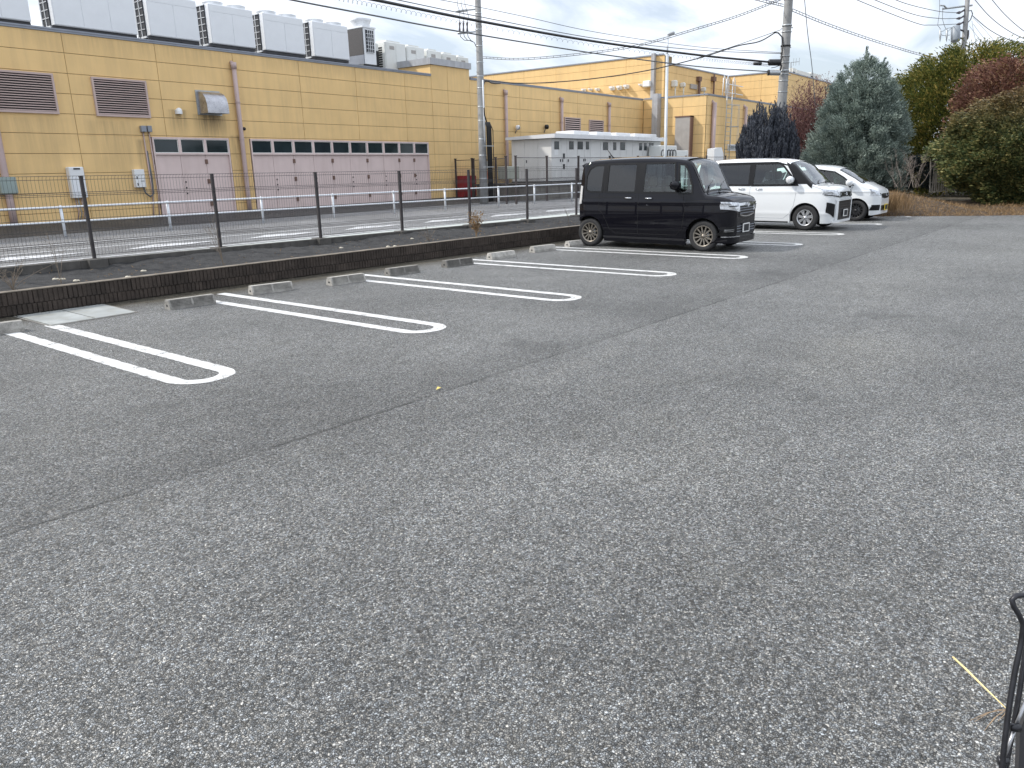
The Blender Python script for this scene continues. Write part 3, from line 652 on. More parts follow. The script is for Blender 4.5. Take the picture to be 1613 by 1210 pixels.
for u, v, lb in ((815.5, 201, 'small floodlight on the yellow wall over the left end of the cubicle'), (861, 200, 'small dark lamp just above the cubicle roof beside a downpipe')):
    a = W(u, v, YB - .2); t = thing('wall_lamp', lb, 'wall lamp', tuple(a)); mb = MB(); mb.lathe([(.05, -.12), (.13, -.08), (.13, .06), (.05, .12)], axis='y', n=10, o=tuple(a), cap=True); part('head', mb, m_unit if u < 820 else m_black, t)
    mb = MB(); mb.tube([(a[0], a[1] + .05, a[2] - .05), (a[0], YB - .02, a[2] - .3)], .025, 6); part('bracket', mb, m_cap, t)
# red cabinet, sited before the wall
a, b = W(729, 277, 25.9), W(750, 312, 25.9); t = thing('red_cabinet', 'dark red steel cabinet standing before the yellow wall left of the near utility pole', 'cabinet', ((a[0] + b[0]) / 2, 26, .26))
for i in range(2): mb = MB(); xm = (a[0] + b[0]) / 2; x0, x1 = (a[0], xm - .006) if i == 0 else (xm + .006, b[0]); mb.box(x0, 25.86, .34, x1, 25.9, a[2] - .02); part('door', mb, m_red, t)
mb = MB(); mb.box(a[0], 25.9, .27, b[0], 26.3, a[2]); part('body', mb, m_red, t)
# grey-green box on the corner of the platform
a, b = W(799.5, 262, 22.2), W(818.5, 281.5, 22.2)
t = thing('equipment_box', 'pale grey-green equipment box on legs left of the cubicle behind the fence', 'equipment box', ((a[0] + b[0]) / 2, 22.4, .2))
mb = MB(); mb.bbox(a[0], 22.2, b[2], b[0], 22.8, a[2], .02); part('case', mb, pm('box_green_grey', (.33, .34, .29), .6), t)
for x in (a[0] + .1, b[0] - .1): mb = MB(); mb.box(x - .03, 22.3, .15, x + .03, 22.36, b[2]); part('leg', mb, m_steel, t)

# ================================================================== SWITCHGEAR CUBICLE
t = thing('switchgear_cubicle', 'long pale grey outdoor switchgear cubicle on a concrete platform by the yellow wall', 'switchgear cubicle', (38, 23, .93))
cx0, cx1, cy0, cy1, cz0, cz1 = 32.5, 44.4, 21.8, 24.25, .93, 3.02
mb = MB(); mb.box(cx0 + .01, cy0 + .01, cz0, cx1, cy1, cz1); part('body', mb, m_dark, t)
edges = [679, 740, 777, 843, 888, 925, 990, 1053, 1070, 1115, 1155, 1195, 1260, 1288, 1330, 1378]
ex = [W(700 + e / 4.0325, 235, cy0)[0] for e in edges]; ex[0] = cx0; ex[-1] = cx1
dl = []
for a, b in zip(ex, ex[1:]): mb = MB(); mb.box(a + .012, cy0 - .012, cz0 + .06, b - .012, cy0 + .02, cz1 - .02); dl.append(part('door', mb, m_cub, t))
for i, (u0, u1, v0, v1) in enumerate([(697, 727, 898, 950), (791, 819, 898, 950), (845, 878, 900, 950), (897, 917, 900, 950), (1007, 1038, 904, 954), (1072, 1090, 904, 954), (1117, 1146, 904, 954), (1236, 1254, 910, 956), (1267, 1283, 910, 956), (1298, 1325, 908, 956), (751, 764, 975, 1008), (751, 764, 1042, 1075)]):
    a, b = W(700 + u0 / 4.0325, v0 / 4.0325, cy0), W(700 + u1 / 4.0325, v1 / 4.0325, cy0)
    mb = MB(); mb.box(a[0], cy0 - .022, b[2], b[0], cy0 - .0125, a[2]); fr_ = part('window', mb, m_steel, t)
    mb = MB(); mb.box(a[0] + .03, cy0 - .026, b[2] + .03, b[0] - .03, cy0 - .0225, a[2] - .03); part('pane', mb, m_glassd, fr_)
for u, v in ((735, 1018), (750, 1018), (785, 1018), (519, 1025), (883, 1015), (893, 1015)):
    a = W(700 + u / 4.0325, v / 4.0325, cy0); mb = MB(); mb.box(a[0] - .03, cy0 - .04, a[2] - .08, a[0] + .02, cy0 - .013, a[2] + .05); part('handle', mb, m_steel, t)
for k, (a, b) in enumerate(zip((24.25, 23.45, 22.62), (23.45, 22.62, 21.8))): mb = MB(); mb.box(cx0 - .012, b + .008, cz0 + .06, cx0 + .02, a - .008, cz1 - .02); part('side_panel', mb, m_cub, t)
mb = MB(); mb.box(cx0 - .05, cy0 - .05, cz0, cx1 + .05, cy1, cz0 + .055); part('base_frame', mb, m_steel, t)
m_cubr = pm('cubicle_roof', (.68, .69, .70), .5, var=.04)
mb = MB(); mb.add([(cx0 - .25, cy0 - .35, cz1), (cx1 + .2, cy0 - .35, cz1), (cx1 + .2, cy1 + .2, cz1), (cx0 - .25, cy1 + .2, cz1), (cx0 - .25, cy0 - .35, cz1 + .2), (cx1 + .2, cy0 - .35, cz1 + .2), (cx1 + .2, cy1 + .2, cz1 + .13), (cx0 - .25, cy1 + .2, cz1 + .13)], [(0, 3, 2, 1), (4, 5, 6, 7), (0, 1, 5, 4), (1, 2, 6, 5), (2, 3, 7, 6), (3, 0, 4, 7)])
part('roof', mb, m_cubr, t)
for i in range(14):
    x = cx0 + 1.4 + i * .78; mb = MB(); mb.box(x - .02, cy0 - .36, cz1 + .03, x + .02, cy1, cz1 + .215); part('rib', mb, m_cubr, t)
for u0, u1 in ((889.5, 914), (926, 949), (957.5, 979.5), (987, 1021)):
    a, b = W(u0, 202, 23.2), W(u1, 202, 23.2); mb = MB(); mb.bbox(a[0], 22.6, cz1 + .16, b[0], 23.8, cz1 + .47, .03); part('ventilator', mb, m_cubr, t)
mb = MB(); a = W(873, 244, cy0); mb.box(a[0], cy0 - .02, a[2], a[0] + .32, cy0 - .0125, a[2] + .38); part('notice', mb, m_white, t)

# outdoor units right of the cubicle
for (u0, u1, v0, v1, Y, lb) in ((1041, 1066, 229, 246, 20.9, 'cream outdoor unit with round fan guards right of the cubicle behind the lamp post'), (1066, 1084, 237, 247, 21.0, 'low white outdoor cabinet between the lamp post and the grey shutter')):
    a, b = W(u0, v0, Y), W(u1, v1, Y); t = thing('outdoor_unit', lb, 'outdoor unit', ((a[0] + b[0]) / 2, Y, .2))
    mb = MB(); mb.bbox(a[0], Y, .25, b[0], Y + .8, a[2], .03); part('case', mb, m_unit2, t)
    if u0 == 1041:
        for i in range(5): mb = MB(); x = a[0] + (b[0] - a[0]) * (.14 + .17 * i); mb.lathe([(.28, 0), (.28, -.03), (.22, -.03)], axis='y', n=14, o=(x, Y, a[2] - .5)); part('fan_guard', mb, m_steel, t)
a, b = W(1121, 232, 21.2), W(1135, 247, 21.2); mb = MB(); mb.prism([(a[0], .2), (b[0] + .3, .2), (b[0], a[2] - .4), (b[0] - .4, a[2]), (a[0], a[2] - .1)], 21.0, 21.5, 'xz')
solo('tilted_box', mb, m_white, 'small white wedge shaped box at the wing wall beside the thick pink downpipe', 'box', (float(a[0]), 21.2, .2))
# window of the wing
t = thing('wing_window', 'white framed window low on the yellow wing beside the dark juniper', 'window', (57.2, 21.6, 2.4))
a, b = W(1147, 227.5, 21.62), W(1166, 237.5, 21.62)
mb = MB(); mb.box(a[0], 21.6, b[2], b[0], 21.67, a[2]); part('frame', mb, m_white, t)
for i in range(2): xm = (a[0] + b[0]) / 2; x0, x1 = ((a[0] + .06, xm - .03), (xm + .03, b[0] - .06))[i]; mb = MB(); mb.box(x0, 21.59, b[2] + .06, x1, 21.599, a[2] - .06); part('pane', mb, m_glassd, t)
# ladder with guard on the wing
t = thing('roof_ladder', 'steel access ladder with a white guard cage up the yellow wing wall', 'ladder', (55.3, 21.4, .3))
a = W(1144, 200, 21.3)[0]; b = W(1152, 200, 21.3)[0]
for x in (a, b): mb = MB(); mb.tube([(x, 21.35, 1.5), (x, 21.35, 7.1)], .03, 6); part('stile', mb, m_galv, t)
for i in range(17): mb = MB(); mb.tube([(a, 21.35, 1.7 + .3 * i), (b, 21.35, 1.7 + .3 * i)], .016, 5); part('rung', mb, m_galv, t)
for z in (2.6, 4.1, 5.5): mb = MB(); mb.tube([(a, 21.35, z), (a - .1, 20.9, z), ((a + b) / 2, 20.6, z), (b + .1, 20.9, z), (b, 21.35, z)], .02, 6); part('cage_hoop', mb, m_galv, t)
for x in (a - .1, (a + b) / 2, b + .1): mb = MB(); mb.tube([(x, 20.9 if x != (a + b) / 2 else 20.6, 2.6), (x, 20.9 if x != (a + b) / 2 else 20.6, 5.5)], .013, 5); part('cage_bar', mb, m_galv, t)
for x in (a - .7, a - .1, b + .1):
    mb = MB(); mb.tube([(x, 21.4, 6.1), (x + .05, 21.4, 7.2), (x + .2, 21.4, 7.35), (x + .4, 21.4, 7.2), (x + .55, 21.4, 6.1)], .035, 6); part('guard_hoop', mb, m_white, t)
for z in (6.35, 6.9): mb = MB(); mb.tube([(a - .2, 21.45, z), (b + 2.2, 21.45, z)], .03, 6); part('guard_rail', mb, m_white, t)

# ================================================================== UPPER HALL behind
hall = thing('upper_hall', 'taller windowless yellow panel hall rising behind the works building roof', 'building', (60, 30, 5.9))
XC, YC, ZC = 55.3, 27.0, 9.45
panelwall(hall, -62, -YC, 5.95, ZC, lambda s, d, z: (XC - d, -s, z), 'c', [-YC - 3.2 * k for k in range(1, 11)], zj=8.9)
XD = 67.5; zF = 8.84
panelwall(hall, XC, XD, 5.95, zF, lambda s, d, z: (s, YC - d, z), 'c', [XC + 2 + 3 * k for k in range(0, 4)], zj=8.3)
dc = WX(1236, 111.5, XD); zD = WX(1209, 115.5, XD)[2]; YD = dc[1]
panelwall(hall, -YC, -YD, 5.95, zD, lambda s, d, z: (XD - d, -s, z), 'c', [-YC + 3, -YC + 6], zj=8.3)
panelwall(hall, XD, XD + 24, 5.0, zD, lambda s, d, z: (s, YD - d, z), 'c', [XD + 3 * k for k in range(1, 8)], zj=8.3)
mb = MB(); mb.box(XC + .002, YC + .002, 5.9, XC + 1.2, 62, ZC - .03); mb.box(XC + 1.2, YC + .004, 5.9, XD, 60, zF - .03); mb.box(XD + .002, YD + .002, 4.8, XD + 24, 60, zD - .03); part('core_wall', mb, m_joint, hall)
mb = MB(); mb.box(XC - .08, YC + .1, ZC, XC + .1, 62, ZC + .09); part('coping', mb, m_cap, hall)
mb = MB(); mb.box(XC + .12, YC - .08, zF, XD - .1, YC + .1, zF + .09); part('coping', mb, m_cap, hall)
mb = MB(); mb.box(XD - .08, YD - .08, zD, XD + 24, YD + .1, zD + .09); mb.box(XD - .08, YD + .12, zD, XD + .1, YC - .1, zD + .09); part('coping', mb, m_cap, hall)
a, b = WX(1026.5, 120, XC - .2), WX(1031.5, 120, XC - .2); mb = MB(); mb.box(XC - .35, b[1], 6.0, XC - .03, a[1], ZC + .15); part('duct', mb, m_cap2, hall)
mb = MB(); mb.box(XC + .35, YC - .04, 6.3, XC + .5, YC - .023, zF - .1); part('downpipe', mb, m_cap2, hall)
for u, wd_ in ((1102, .22), (1125, .16)): a = W(u, 125, YC - .2); mb = MB(); mb.tube([(a[0], YC - .2, 6.0), (a[0], YC - .2, W(u, 123 if u < 1110 else 118, YC)[2])], wd_ / 2, 8); mb.box(a[0] - .25, YC - .3, W(u, 125, YC)[2] - .2, a[0] + .25, YC - .03, W(u, 122, YC)[2]); part('downpipe', mb, m_rust, hall)
VL = ['leftmost small white vent hood on the side of the upper hall', 'tiny white vent, second from the left on the side of the upper hall', 'third small white vent from the left on the side of the upper hall', 'first of the three equal white vent hoods in the middle of the upper hall side', 'middle one of the three equal white vent hoods on the upper hall side', 'last of the three equal white vent hoods on the upper hall side', 'tiny white vent just left of the largest hood on the upper hall']
for u, v, r_ in ((920, 142, .12), (930.5, 141, .09), (941.5, 141, .12), (964.5, 139, .17), (976, 138, .17), (987, 136.5, .17), (1009.5, 134, .10)):
    a = WX(u, v, XC - .2); mb = MB(); mb.bbox(a[0] - .1, a[1] - r_, a[2] - r_, XC - .03, a[1] + r_, a[2] + r_ * .8, r_ * .2); mb.box(a[0] - .3, a[1] - r_ * .8, a[2] - r_ * .2, a[0] - .1, a[1] + r_ * .8, a[2] + r_ * .7)
    solo('wall_vent', mb, m_white, VL.pop(0), 'vent', tuple(a), 'vent hoods along the upper hall side')
a = WX(1020, 132.5, XC - .3); mb = MB(); mb.bbox(a[0] - .25, a[1] - .3, a[2] - .22, XC - .03, a[1] + .3, a[2] + .22, .05); solo('wall_vent', mb, m_white, 'largest white vent hood beside the grey duct on the yellow hall', 'vent', tuple(a))
for u, v, r_, lb in ((1064, 132, .24, 'grey exhaust elbow on the upper hall just right of the lamp post'), (1077, 134, .17, 'white exhaust cap right of the grey exhaust elbow'), (1109.5, 141, .16, 'white vent cap between the two drainpipes of the upper hall')):
    a = W(u, v, YC - .3); mb = MB(); mb.bbox(a[0] - r_, YC - .45, a[2] - r_, a[0] + r_ * .5, YC - .03, a[2] + r_, .06); mb.tube([(a[0], YC - .3, a[2] - r_), (a[0], YC - .3, a[2] - r_ - .8)], .05, 6); solo('exhaust_cap', mb, m_unit2, lb, 'vent', tuple(a))
a, b = W(1088, 132, YC - .1), W(1098, 141, YC - .1); mb = MB(); mb.box(a[0], YC - .12, b[2], b[0], YC - .03, a[2]); solo('wall_grille', mb, m_grey, 'small grey grille between exhaust cap and drainpipe on the upper hall', 'grille', tuple(a))
# plant on the far roof
for i, (u0, u1, v0, v1) in enumerate(((1249, 1253.5, 107, 123), (1255.5, 1277, 110, 128), (1277.5, 1293, 114, 132))):
    Y = YD + 1.5; a, b = W(u0, v0, Y), W(u1, v1, Y); t = thing('roof_plant', ('narrow', 'wide', 'low')[i] + ' white plant unit on the far hall roof behind the utility pole', 'roof plant', ((a[0] + b[0]) / 2, Y, float(zD)))
    mb = MB(); mb.box(a[0], Y, zD - .1, b[0], Y + 2, a[2]); part('case', mb, m_unit2, t); mb = MB(); mb.box(a[0] + .1, Y - .03, zD + .4, a[0] + .7, Y - .002, a[2] - .3); part('opening', mb, m_steel, t)
t = thing('tv_aerial', 'small aerial on the far roof right of the utility pole', 'aerial', tuple(W(1246, 118, YD + 1)))
a, b = W(1246, 118, YD + 1), W(1246, 98, YD + 1); mb = MB(); mb.tube([a, b], .04, 5); part('mast', mb, m_galv, t)
a, b = W(1246, 98.5, YD + 1), W(1259, 97, YD + 1); mb = MB(); mb.tube([a, b], .03, 5)
for f in (.3, .6, 1): p = a + (b - a) * f; mb.tube([(p[0], p[1], p[2] - .3), (p[0], p[1], p[2] + .3)], .02, 4)
part('boom', mb, m_galv, t)

# ================================================================== ROOFTOP UNITS
YU = 28.0
def acunit(x0, x1, z0, z1, label, nmod=2, fans=2, dep=.75):
    t = thing('rooftop_unit', label, 'air conditioning unit', ((x0 + x1) / 2, YU + dep / 2, 5.94), 0, 'white air conditioning units along the roof edge')
    mb = MB(); mb.box(x0 + .03, YU + .25, z0 + .02, x1 - .03, YU + dep, z1 - .02); part('coil', mb, m_coil, t)
    mb = MB(); mb.bbox(x0 + .06, YU - .02, z0, x1, YU + .25, z1, .02); cs = part('front_case', mb, m_unit, t)
    zz = z1 - .28
    for i in range(nmod):
        a = x0 + .06 + (x1 - x0 - .06) * i / nmod; b = x0 + .06 + (x1 - x0 - .06) * (i + 1) / nmod
        mb = MB(); mb.box(a + .02, YU - .032, z0 + .03, b - .008, YU - .0205, zz); part('panel', mb, m_unit, t)
    mb = MB(); mb.box(x0 + .08, YU - .032, zz + .012, x1 - .02, YU - .0205, z1 - .03); part('panel', mb, m_unit, t)
    mb = MB(); mb.box(x0, YU + dep - .03, z0 - .3, x0 + .04, YU + dep + .02, z1); mb.box(x0, YU + .25, z1 - .05, x0 + .05, YU + dep, z1); mb.box(x0, YU + .2, z0 - .06, x0 + .05, YU + dep, z0 + .0)
    for i in range(1, 6): z = z0 + (z1 - z0) * i / 6; mb.box(x0 + .01, YU + .25, z - .01, x0 + .028, YU + dep, z + .01)
    mb.box(x0 + .01, YU + .46, z0, x0 + .028, YU + .49, z1)
    part('grille_frame', mb, m_unit, t)
    mb = MB()
    for x in np.arange(x0 + .1, x1 - .1, .55): mb.box(x, YU + .05, 5.94, x + .12, YU + .65, z0 - .1)
    mb.box(x0, YU + .05, z0 - .12, x1, YU + .12, z0 - .002); mb.box(x0, YU + .55, z0 - .12, x1, YU + .62, z0 - .002); part('stand', mb, m_steel, t)
    for i in range(fans):
        x = x0 + (x1 - x0) * (i + .55) / fans; mb = MB(); r_ = (x1 - x0) / fans * .38
        mb.lathe([(r_, z1 - .03), (r_, z1 + .1), (r_ * 1.06, z1 + .13), (r_ * .9, z1 + .13), (r_ * .85, z1 + .02)], n=20, o=(x, YU + .45, 0)); cw = part('fan_cowl', mb, m_unit, t)
        mb = MB(); mb.lathe([(r_ * .85, z1 + .04), (.01, z1 + .04)], n=12, o=(x, YU + .45, 0)); part('fan_grille', mb, m_coil, cw)
uz = 6.50
acunit(9.5, 12.1, uz - .05, 7.9, 'rooftop unit cut off by the top left corner of the picture', 3, 3)
acunit(12.75, 15.57, uz - .05, 7.9, 'widest white rooftop unit, with three front panels, second from the left', 3, 3)
acunit(16.0, 18.0, uz, 7.9, 'third white rooftop unit from the left, its top just touching the picture edge')
acunit(18.45, 20.45, uz, 7.9, 'fourth white rooftop unit, standing above the stainless extractor hood')
acunit(20.88, 22.93, uz, 7.9, 'fifth white rooftop unit, above the left part of the long pink doors')
acunit(23.38, 25.40, uz, 7.9, 'sixth white rooftop unit, left of the narrow dark cooling tower')
# narrow tower with a flared fan stack
t = thing('cooling_unit', 'narrow rooftop cooling unit with dark mesh side and tall round fan stack', 'cooling unit', (26.8, 28.5, 5.94))
mb = MB(); mb.box(26.38, 28.02, 6.45, 27.1, 29.3, 8.0); part('case', mb, m_unit, t)
m_mesh = pm('dark_mesh', (.07, .065, .065), .6, var=.3, vs=30)
mb = MB(); mb.box(26.34, 28.05, 6.85, 26.378, 29.28, 7.97); part('mesh_side', mb, m_mesh, t)
mb = MB(); mb.box(26.34, 28.05, 6.45, 26.378, 29.28, 6.84); part('lower_panel', mb, m_cap, t)
mb = MB(); mb.box(26.5, 27.99, 6.95, 26.98, 28.018, 7.92); gr = part('grille', mb, m_coil, t)
for i in range(1, 4): mb = MB(); x = 26.5 + .12 * i; mb.box(x - .008, 27.97, 6.95, x + .008, 27.989, 7.92); part('grille_bar', mb, m_unit, gr)
for i in range(7): mb = MB(); z = 6.95 + .16 * i; mb.box(26.5, 27.975, z - .008, 26.98, 27.9895, z + .008); part('grille_bar', mb, m_unit, gr)
mb = MB(); mb.box(26.32, 27.98, 8.0, 27.14, 29.32, 8.06); part('top_cap', mb, m_unit, t)
mb = MB(); mb.lathe([(.42, 8.06), (.42, 8.2), (.47, 8.32), (.52, 8.42), (.47, 8.42), (.38, 8.2)], n=24, o=(26.74, 28.55, 0)); part('fan_stack', mb, m_unit, t)
mb = MB(); mb.box(26.4, 28.05, 5.94, 27.1, 28.15, 6.45); mb.box(26.4, 29.1, 5.94, 27.1, 29.2, 6.45); part('stand', mb, m_steel, t)
# row of cream units further on
xs_ = [28.15, 29.65, 31.0, 32.3, 33.5, 34.5]; zt8 = 7.66
for i in range(len(xs_) - 1):
    x0, x1 = xs_[i] + .02, xs_[i + 1] - .04; y0 = 28.5 + .0 * i
    if i in (2,): x0 += .12
    z1 = zt8 - .045 * i
    t = thing('heat_pump', ('first', 'second', 'third', 'fourth', 'fifth', 'sixth', 'seventh')[i] + ' cream heat pump of the row right of the cooling unit on the roof', 'heat pump', ((x0 + x1) / 2, y0 + .4, 5.94), 0, 'cream heat pumps in a row on the roof')
    mb = MB(); mb.bbox(x0, y0, 5.98, x1, y0 + .95, z1, .03); part('case', mb, m_unit2, t)
    for j in range(2): mb = MB(); a, b = x0 + .06 + (x1 - x0 - .1) * j / 2, x0 + (x1 - x0 - .06) * (j + 1) / 2; mb.box(a, y0 - .014, 6.1, b, y0 - .002, z1 - .12); part('panel', mb, m_unit2, t)
    mb = MB(); mb.box(x0 + .25, y0 + .15, z1, x1 - .25, y0 + .8, z1 + .09); part('fan_deck', mb, m_unit2, t)
    mb = MB(); mb.box(x0 + .3, y0 - .02, z1 - .34, x0 + .62, y0 - .0145, z1 - .18); part('badge_plate', mb, m_grey, t)
    if i == 0:
        for j in range(11): mb = MB(); z = 6.3 + .105 * j; mb.box(x0 - .012, y0 + .2, z, x0 - .001, y0 + .75, z + .065); part('side_slot', mb, m_dark, t)
mb = MB(); mb.bbox(27.5, 28.7, 5.95, 27.95, 29.6, 7.55, .03); mb.box(27.55, 28.66, 6.2, 27.9, 28.699, 7.2, 1)
solo('slim_unit', mb, [m_unit2, m_dark], 'slim cream unit squeezed between the cooling unit and the row of heat pumps', 'heat pump', (27.7, 29.1, 5.94))

# ================================================================== UTILITY POLES
def band(mb, x, y, z, r, h=.05): mb.lathe([(r, z), (r + .012, z), (r + .012, z + h), (r, z + h)], n=14, o=(x, y, 0))
g1 = G(762.6, 318.5, .2); P1 = (g1[0], g1[1]); top1 = 12.5
def p1(u, v): return D(u, v, 35.3)
t = thing('utility_pole', 'grey concrete utility pole rising before the yellow works wall, with signs at its foot', 'utility pole', (P1[0], P1[1], .15), 0)
a = p1(752.8, 0); tx, ty = a[0], a[1]
def on1(z): f = (z - .2) / (a[2] - .2); return (P1[0] + (tx - P1[0]) * f * .6, P1[1] + (ty - P1[1]) * f * .6)
mb = MB(); zs = [.14, 3, 6, 9, 12.5]; mb.tube([(*on1(z), z) for z in zs], [.19, .17, .15, .13, .11], 16); part('shaft', mb, m_pole, t)
for z in (1.2, 2.2, 2.9, 3.7, 4.3, 5.1, 5.6, 6.2, 6.9, 7.6, 8.3): mb = MB(); x, y = on1(z); band(mb, x, y, z, .17 - .006 * z + .01); part('band', mb, m_galv, t)
for i in range(14):
    z = 2.2 + .45 * i; x, y = on1(z); sg = 1 if i % 2 else -1; mb = MB(); mb.tube([(x, y, z), (x + sg * .27, y - .0, z)], .012, 5); part('step_bolt', mb, m_galv, t)
x, y = on1(3)
mb = MB(); mb.tube([(x - .06, y - .2, .3), (x - .06, y - .19, 4.2), (x - .04, y - .17, 5.4)], .028, 6); part('riser', mb, m_rail, t)
# black cable cover beside the pole
mb = MB()
for dx in (.36, .46, .56): mb.tube([(P1[0] + dx, P1[1] - .05, .2), (P1[0] + dx - .03, P1[1] - .05, 3.42), (P1[0] + dx - .12, P1[1] - .05, 3.62)], .055, 8)
part('cable_duct', mb, m_cable, t)
for z in (.8, 1.7, 2.6): mb = MB(); mb.box(P1[0] - .1, P1[1] - .12, z, P1[0] + .66, P1[1] - .1, z + .04); part('duct_clamp', mb, m_galv, t)
mb = MB(); mb.tube([(P1[0] + .3, P1[1] - .05, 3.6), (P1[0] + .1, P1[1] - .1, 3.9), (P1[0] + .02, P1[1] - .14, 4.2)], .03, 6); mb.tube([(P1[0] + .72, P1[1] - .05, .2), (P1[0] + .72, P1[1] - .05, 3.3), (P1[0] + .5, P1[1] - .05, 3.62)], .02, 5); part('loose_cable', mb, m_cable, t)
def board(nm, u0, v0, u1, v1, m, off, th=.03):
    d = 35.0 - off; a, b = D(u0, v0, d), D(u1, v1, d); mb = MB(); mb.box(min(a[0], b[0]), a[1] - th, b[2], max(b[0], a[0]), a[1], a[2]); return part(nm, mb, m, t)
board('meter_box', 763, 254, 769, 265.5, m_unit2, .1, .15); board('meter_box', 763.6, 282, 771, 293, m_grn, .1, .12)
bs = board('yellow_sign', 770, 256, 777, 261, m_yel, .25); board('sign_print', 771.2, 257.6, 775.8, 259.6, m_dark, .30, .01)
board('orange_poster', 765.5, 269.5, 781, 282, m_org, .22); board('white_notice', 769.5, 269.6, 776.5, 277, m_white, .28, .01); board('sign_print', 771.2, 273.5, 774.6, 275.8, m_cap, .31, .005)
# crossarms with drop wires on the left
for v_l, v_r, u_l in ((17.5, 14, 721), (52, 49.5, 724)):
    a = D(u_l, v_l, 34.6); b = D(757, v_r, 35.2); mb = MB(); mb.tube([a, b], .035, 6)
    c = D(u_l + 15, v_l - 1, 34.75); mb.tube([D(u_l - 3, v_l + .6, 34.6), c], .055, 6); part('crossarm', mb, m_galv, t)
for i, u in enumerate((723.5, 729.5, 735.5)):
    mb = MB(); pts = [D(u + dx, v, 34.6) for dx, v in ((-3.5, -4), (-3, 8), (.5, 18), (1 + i, 28), (0, 34))]; mb.tube(pts, .012, 5, cap=False); part('drop_wire', mb, m_cableg, t)
    mb = MB(); A_, B_2 = D(u + .5, 34, 34.6), D(u + .5, 51, 34.7); mb.tube([A_, A_ + (B_2 - A_) * .15, A_ + (B_2 - A_) * .5, A_ + (B_2 - A_) * .85, B_2], [.02, .05, .03, .05, .02], 8); part('insulator', mb, m_insul, t)
    mb = MB(); pts = [D(u + .5, 51, 34.7)] + [D(x, y, 34.9) for x, y in ((u + 2, 58), (u + 8 - i, 63.5), (740 + i, 64), (747, 67), (750.5, 73 + i))]; mb.tube(pts, .014, 5, cap=False); part('drop_wire', mb, m_cable, t)
mb = MB(); c = D(738, -1, 35); mb.lathe([(.0, .0), (.16, .02), (.3, .08), (.3, .3)], n=16, o=tuple(c)); part('lamp_disc', mb, m_galv, t)
mb = MB(); c = D(771, -1, 35); mb.lathe([(.0, .0), (.12, .02), (.22, .06), (.22, .3)], n=16, o=tuple(c)); part('lamp_disc', mb, m_galv, t)

# second pole, by the planting
a, b = D(1227.5, 240, 29.5), D(1241.5, 0, 29.5)
t = thing('utility_pole', 'thick concrete utility pole with black splice boxes standing among the shrubs behind the white van', 'utility pole', (float(a[0]) , float(a[1]), 0))
dz = (b - a) / (b[2] - a[2])
def on2(z): p = a + dz * (z - a[2]); return p
def o2(z): p = on2(z); q = on2(5.); return (q[0] + (p[0] - q[0]) * .35, q[1] + (p[1] - q[1]) * .35, z)
mb = MB(); mb.tube([o2(z) for z in (0, 3, 6, 9, 12)], [.20, .18, .165, .15, .13], 18); part('shaft', mb, m_pole, t)
for v in (4, 44, 53, 75, 90, 100, 113, 118, 128, 145): z = D(1235, v, 29.5)[2]; mb = MB(); x, y, _ = o2(z); band(mb, x, y, z, .175, .06 if v in (44, 75, 113) else .03); part('band', mb, m_galv if v not in (75,) else m_cable, t)
for v in (44, 75, 118):
    x, y, z = o2(D(1235, v, 29.5)[2]); mb = MB(); q = D(1249 if v == 44 else 1246, v, 29.4); mb.tube([(x, y, z), tuple(q)], .02, 5); q = D(1230, v + 2, 29.3); mb.tube([(x, y, z), tuple(q)], .02, 5); part('bolt', mb, m_galv, t)
def cyl(nm, u0, v0, u1, v1, r_, m, d=29.2):
    A_, B_2 = D(u0, v0, d), D(u1, v1, d); mb = MB(); dv = B_2 - A_; mb.tube([A_, A_ + dv * .06, A_ + dv * .94, B_2], [r_ * .8, r_, r_, r_ * .8], 14); return part(nm, mb, m, t)
cyl('splice_box', 1210.5, 98.5, 1229, 98.5, .115, m_black); cyl('camera_housing', 1210, 114.5, 1229, 115, .10, m_galv)
cyl('housing_end', 1209.3, 114.5, 1211.5, 114.5, .106, m_black); 
mb = MB(); mb.tube([D(u, v, 29.2) for u, v in ((1230, 83), (1232, 90), (1228, 97), (1231, 104), (1229, 112))], .03, 6); mb.tube([D(u, v, 29.2) for u, v in ((1215, 107), (1221, 106), (1226, 104), (1231, 103))], .012, 5); part('cable_loop', mb, m_cable, t)
mb = MB(); mb.tube([D(u, v, 29.2) for u, v in ((1219, 51), (1226, 52), (1231.5, 58), (1233, 72), (1232, 84), (1230, 100))], .026, 6, cap=False); part('down_cable', mb, m_cable, t)
a, b = D(1187, 98, 28.6), D(1199.5, 103, 28.6); mb = MB(); mb.tube([D(1187, 100.4, 28.6), D(1199.5, 100.6, 28.6)], .055, 8)
solo('cable_joint', mb, m_black, 'small black cable joint hanging from the thick cable just left of the splice boxes', 'cable joint', tuple(D(1193, 100.5, 28.6)))

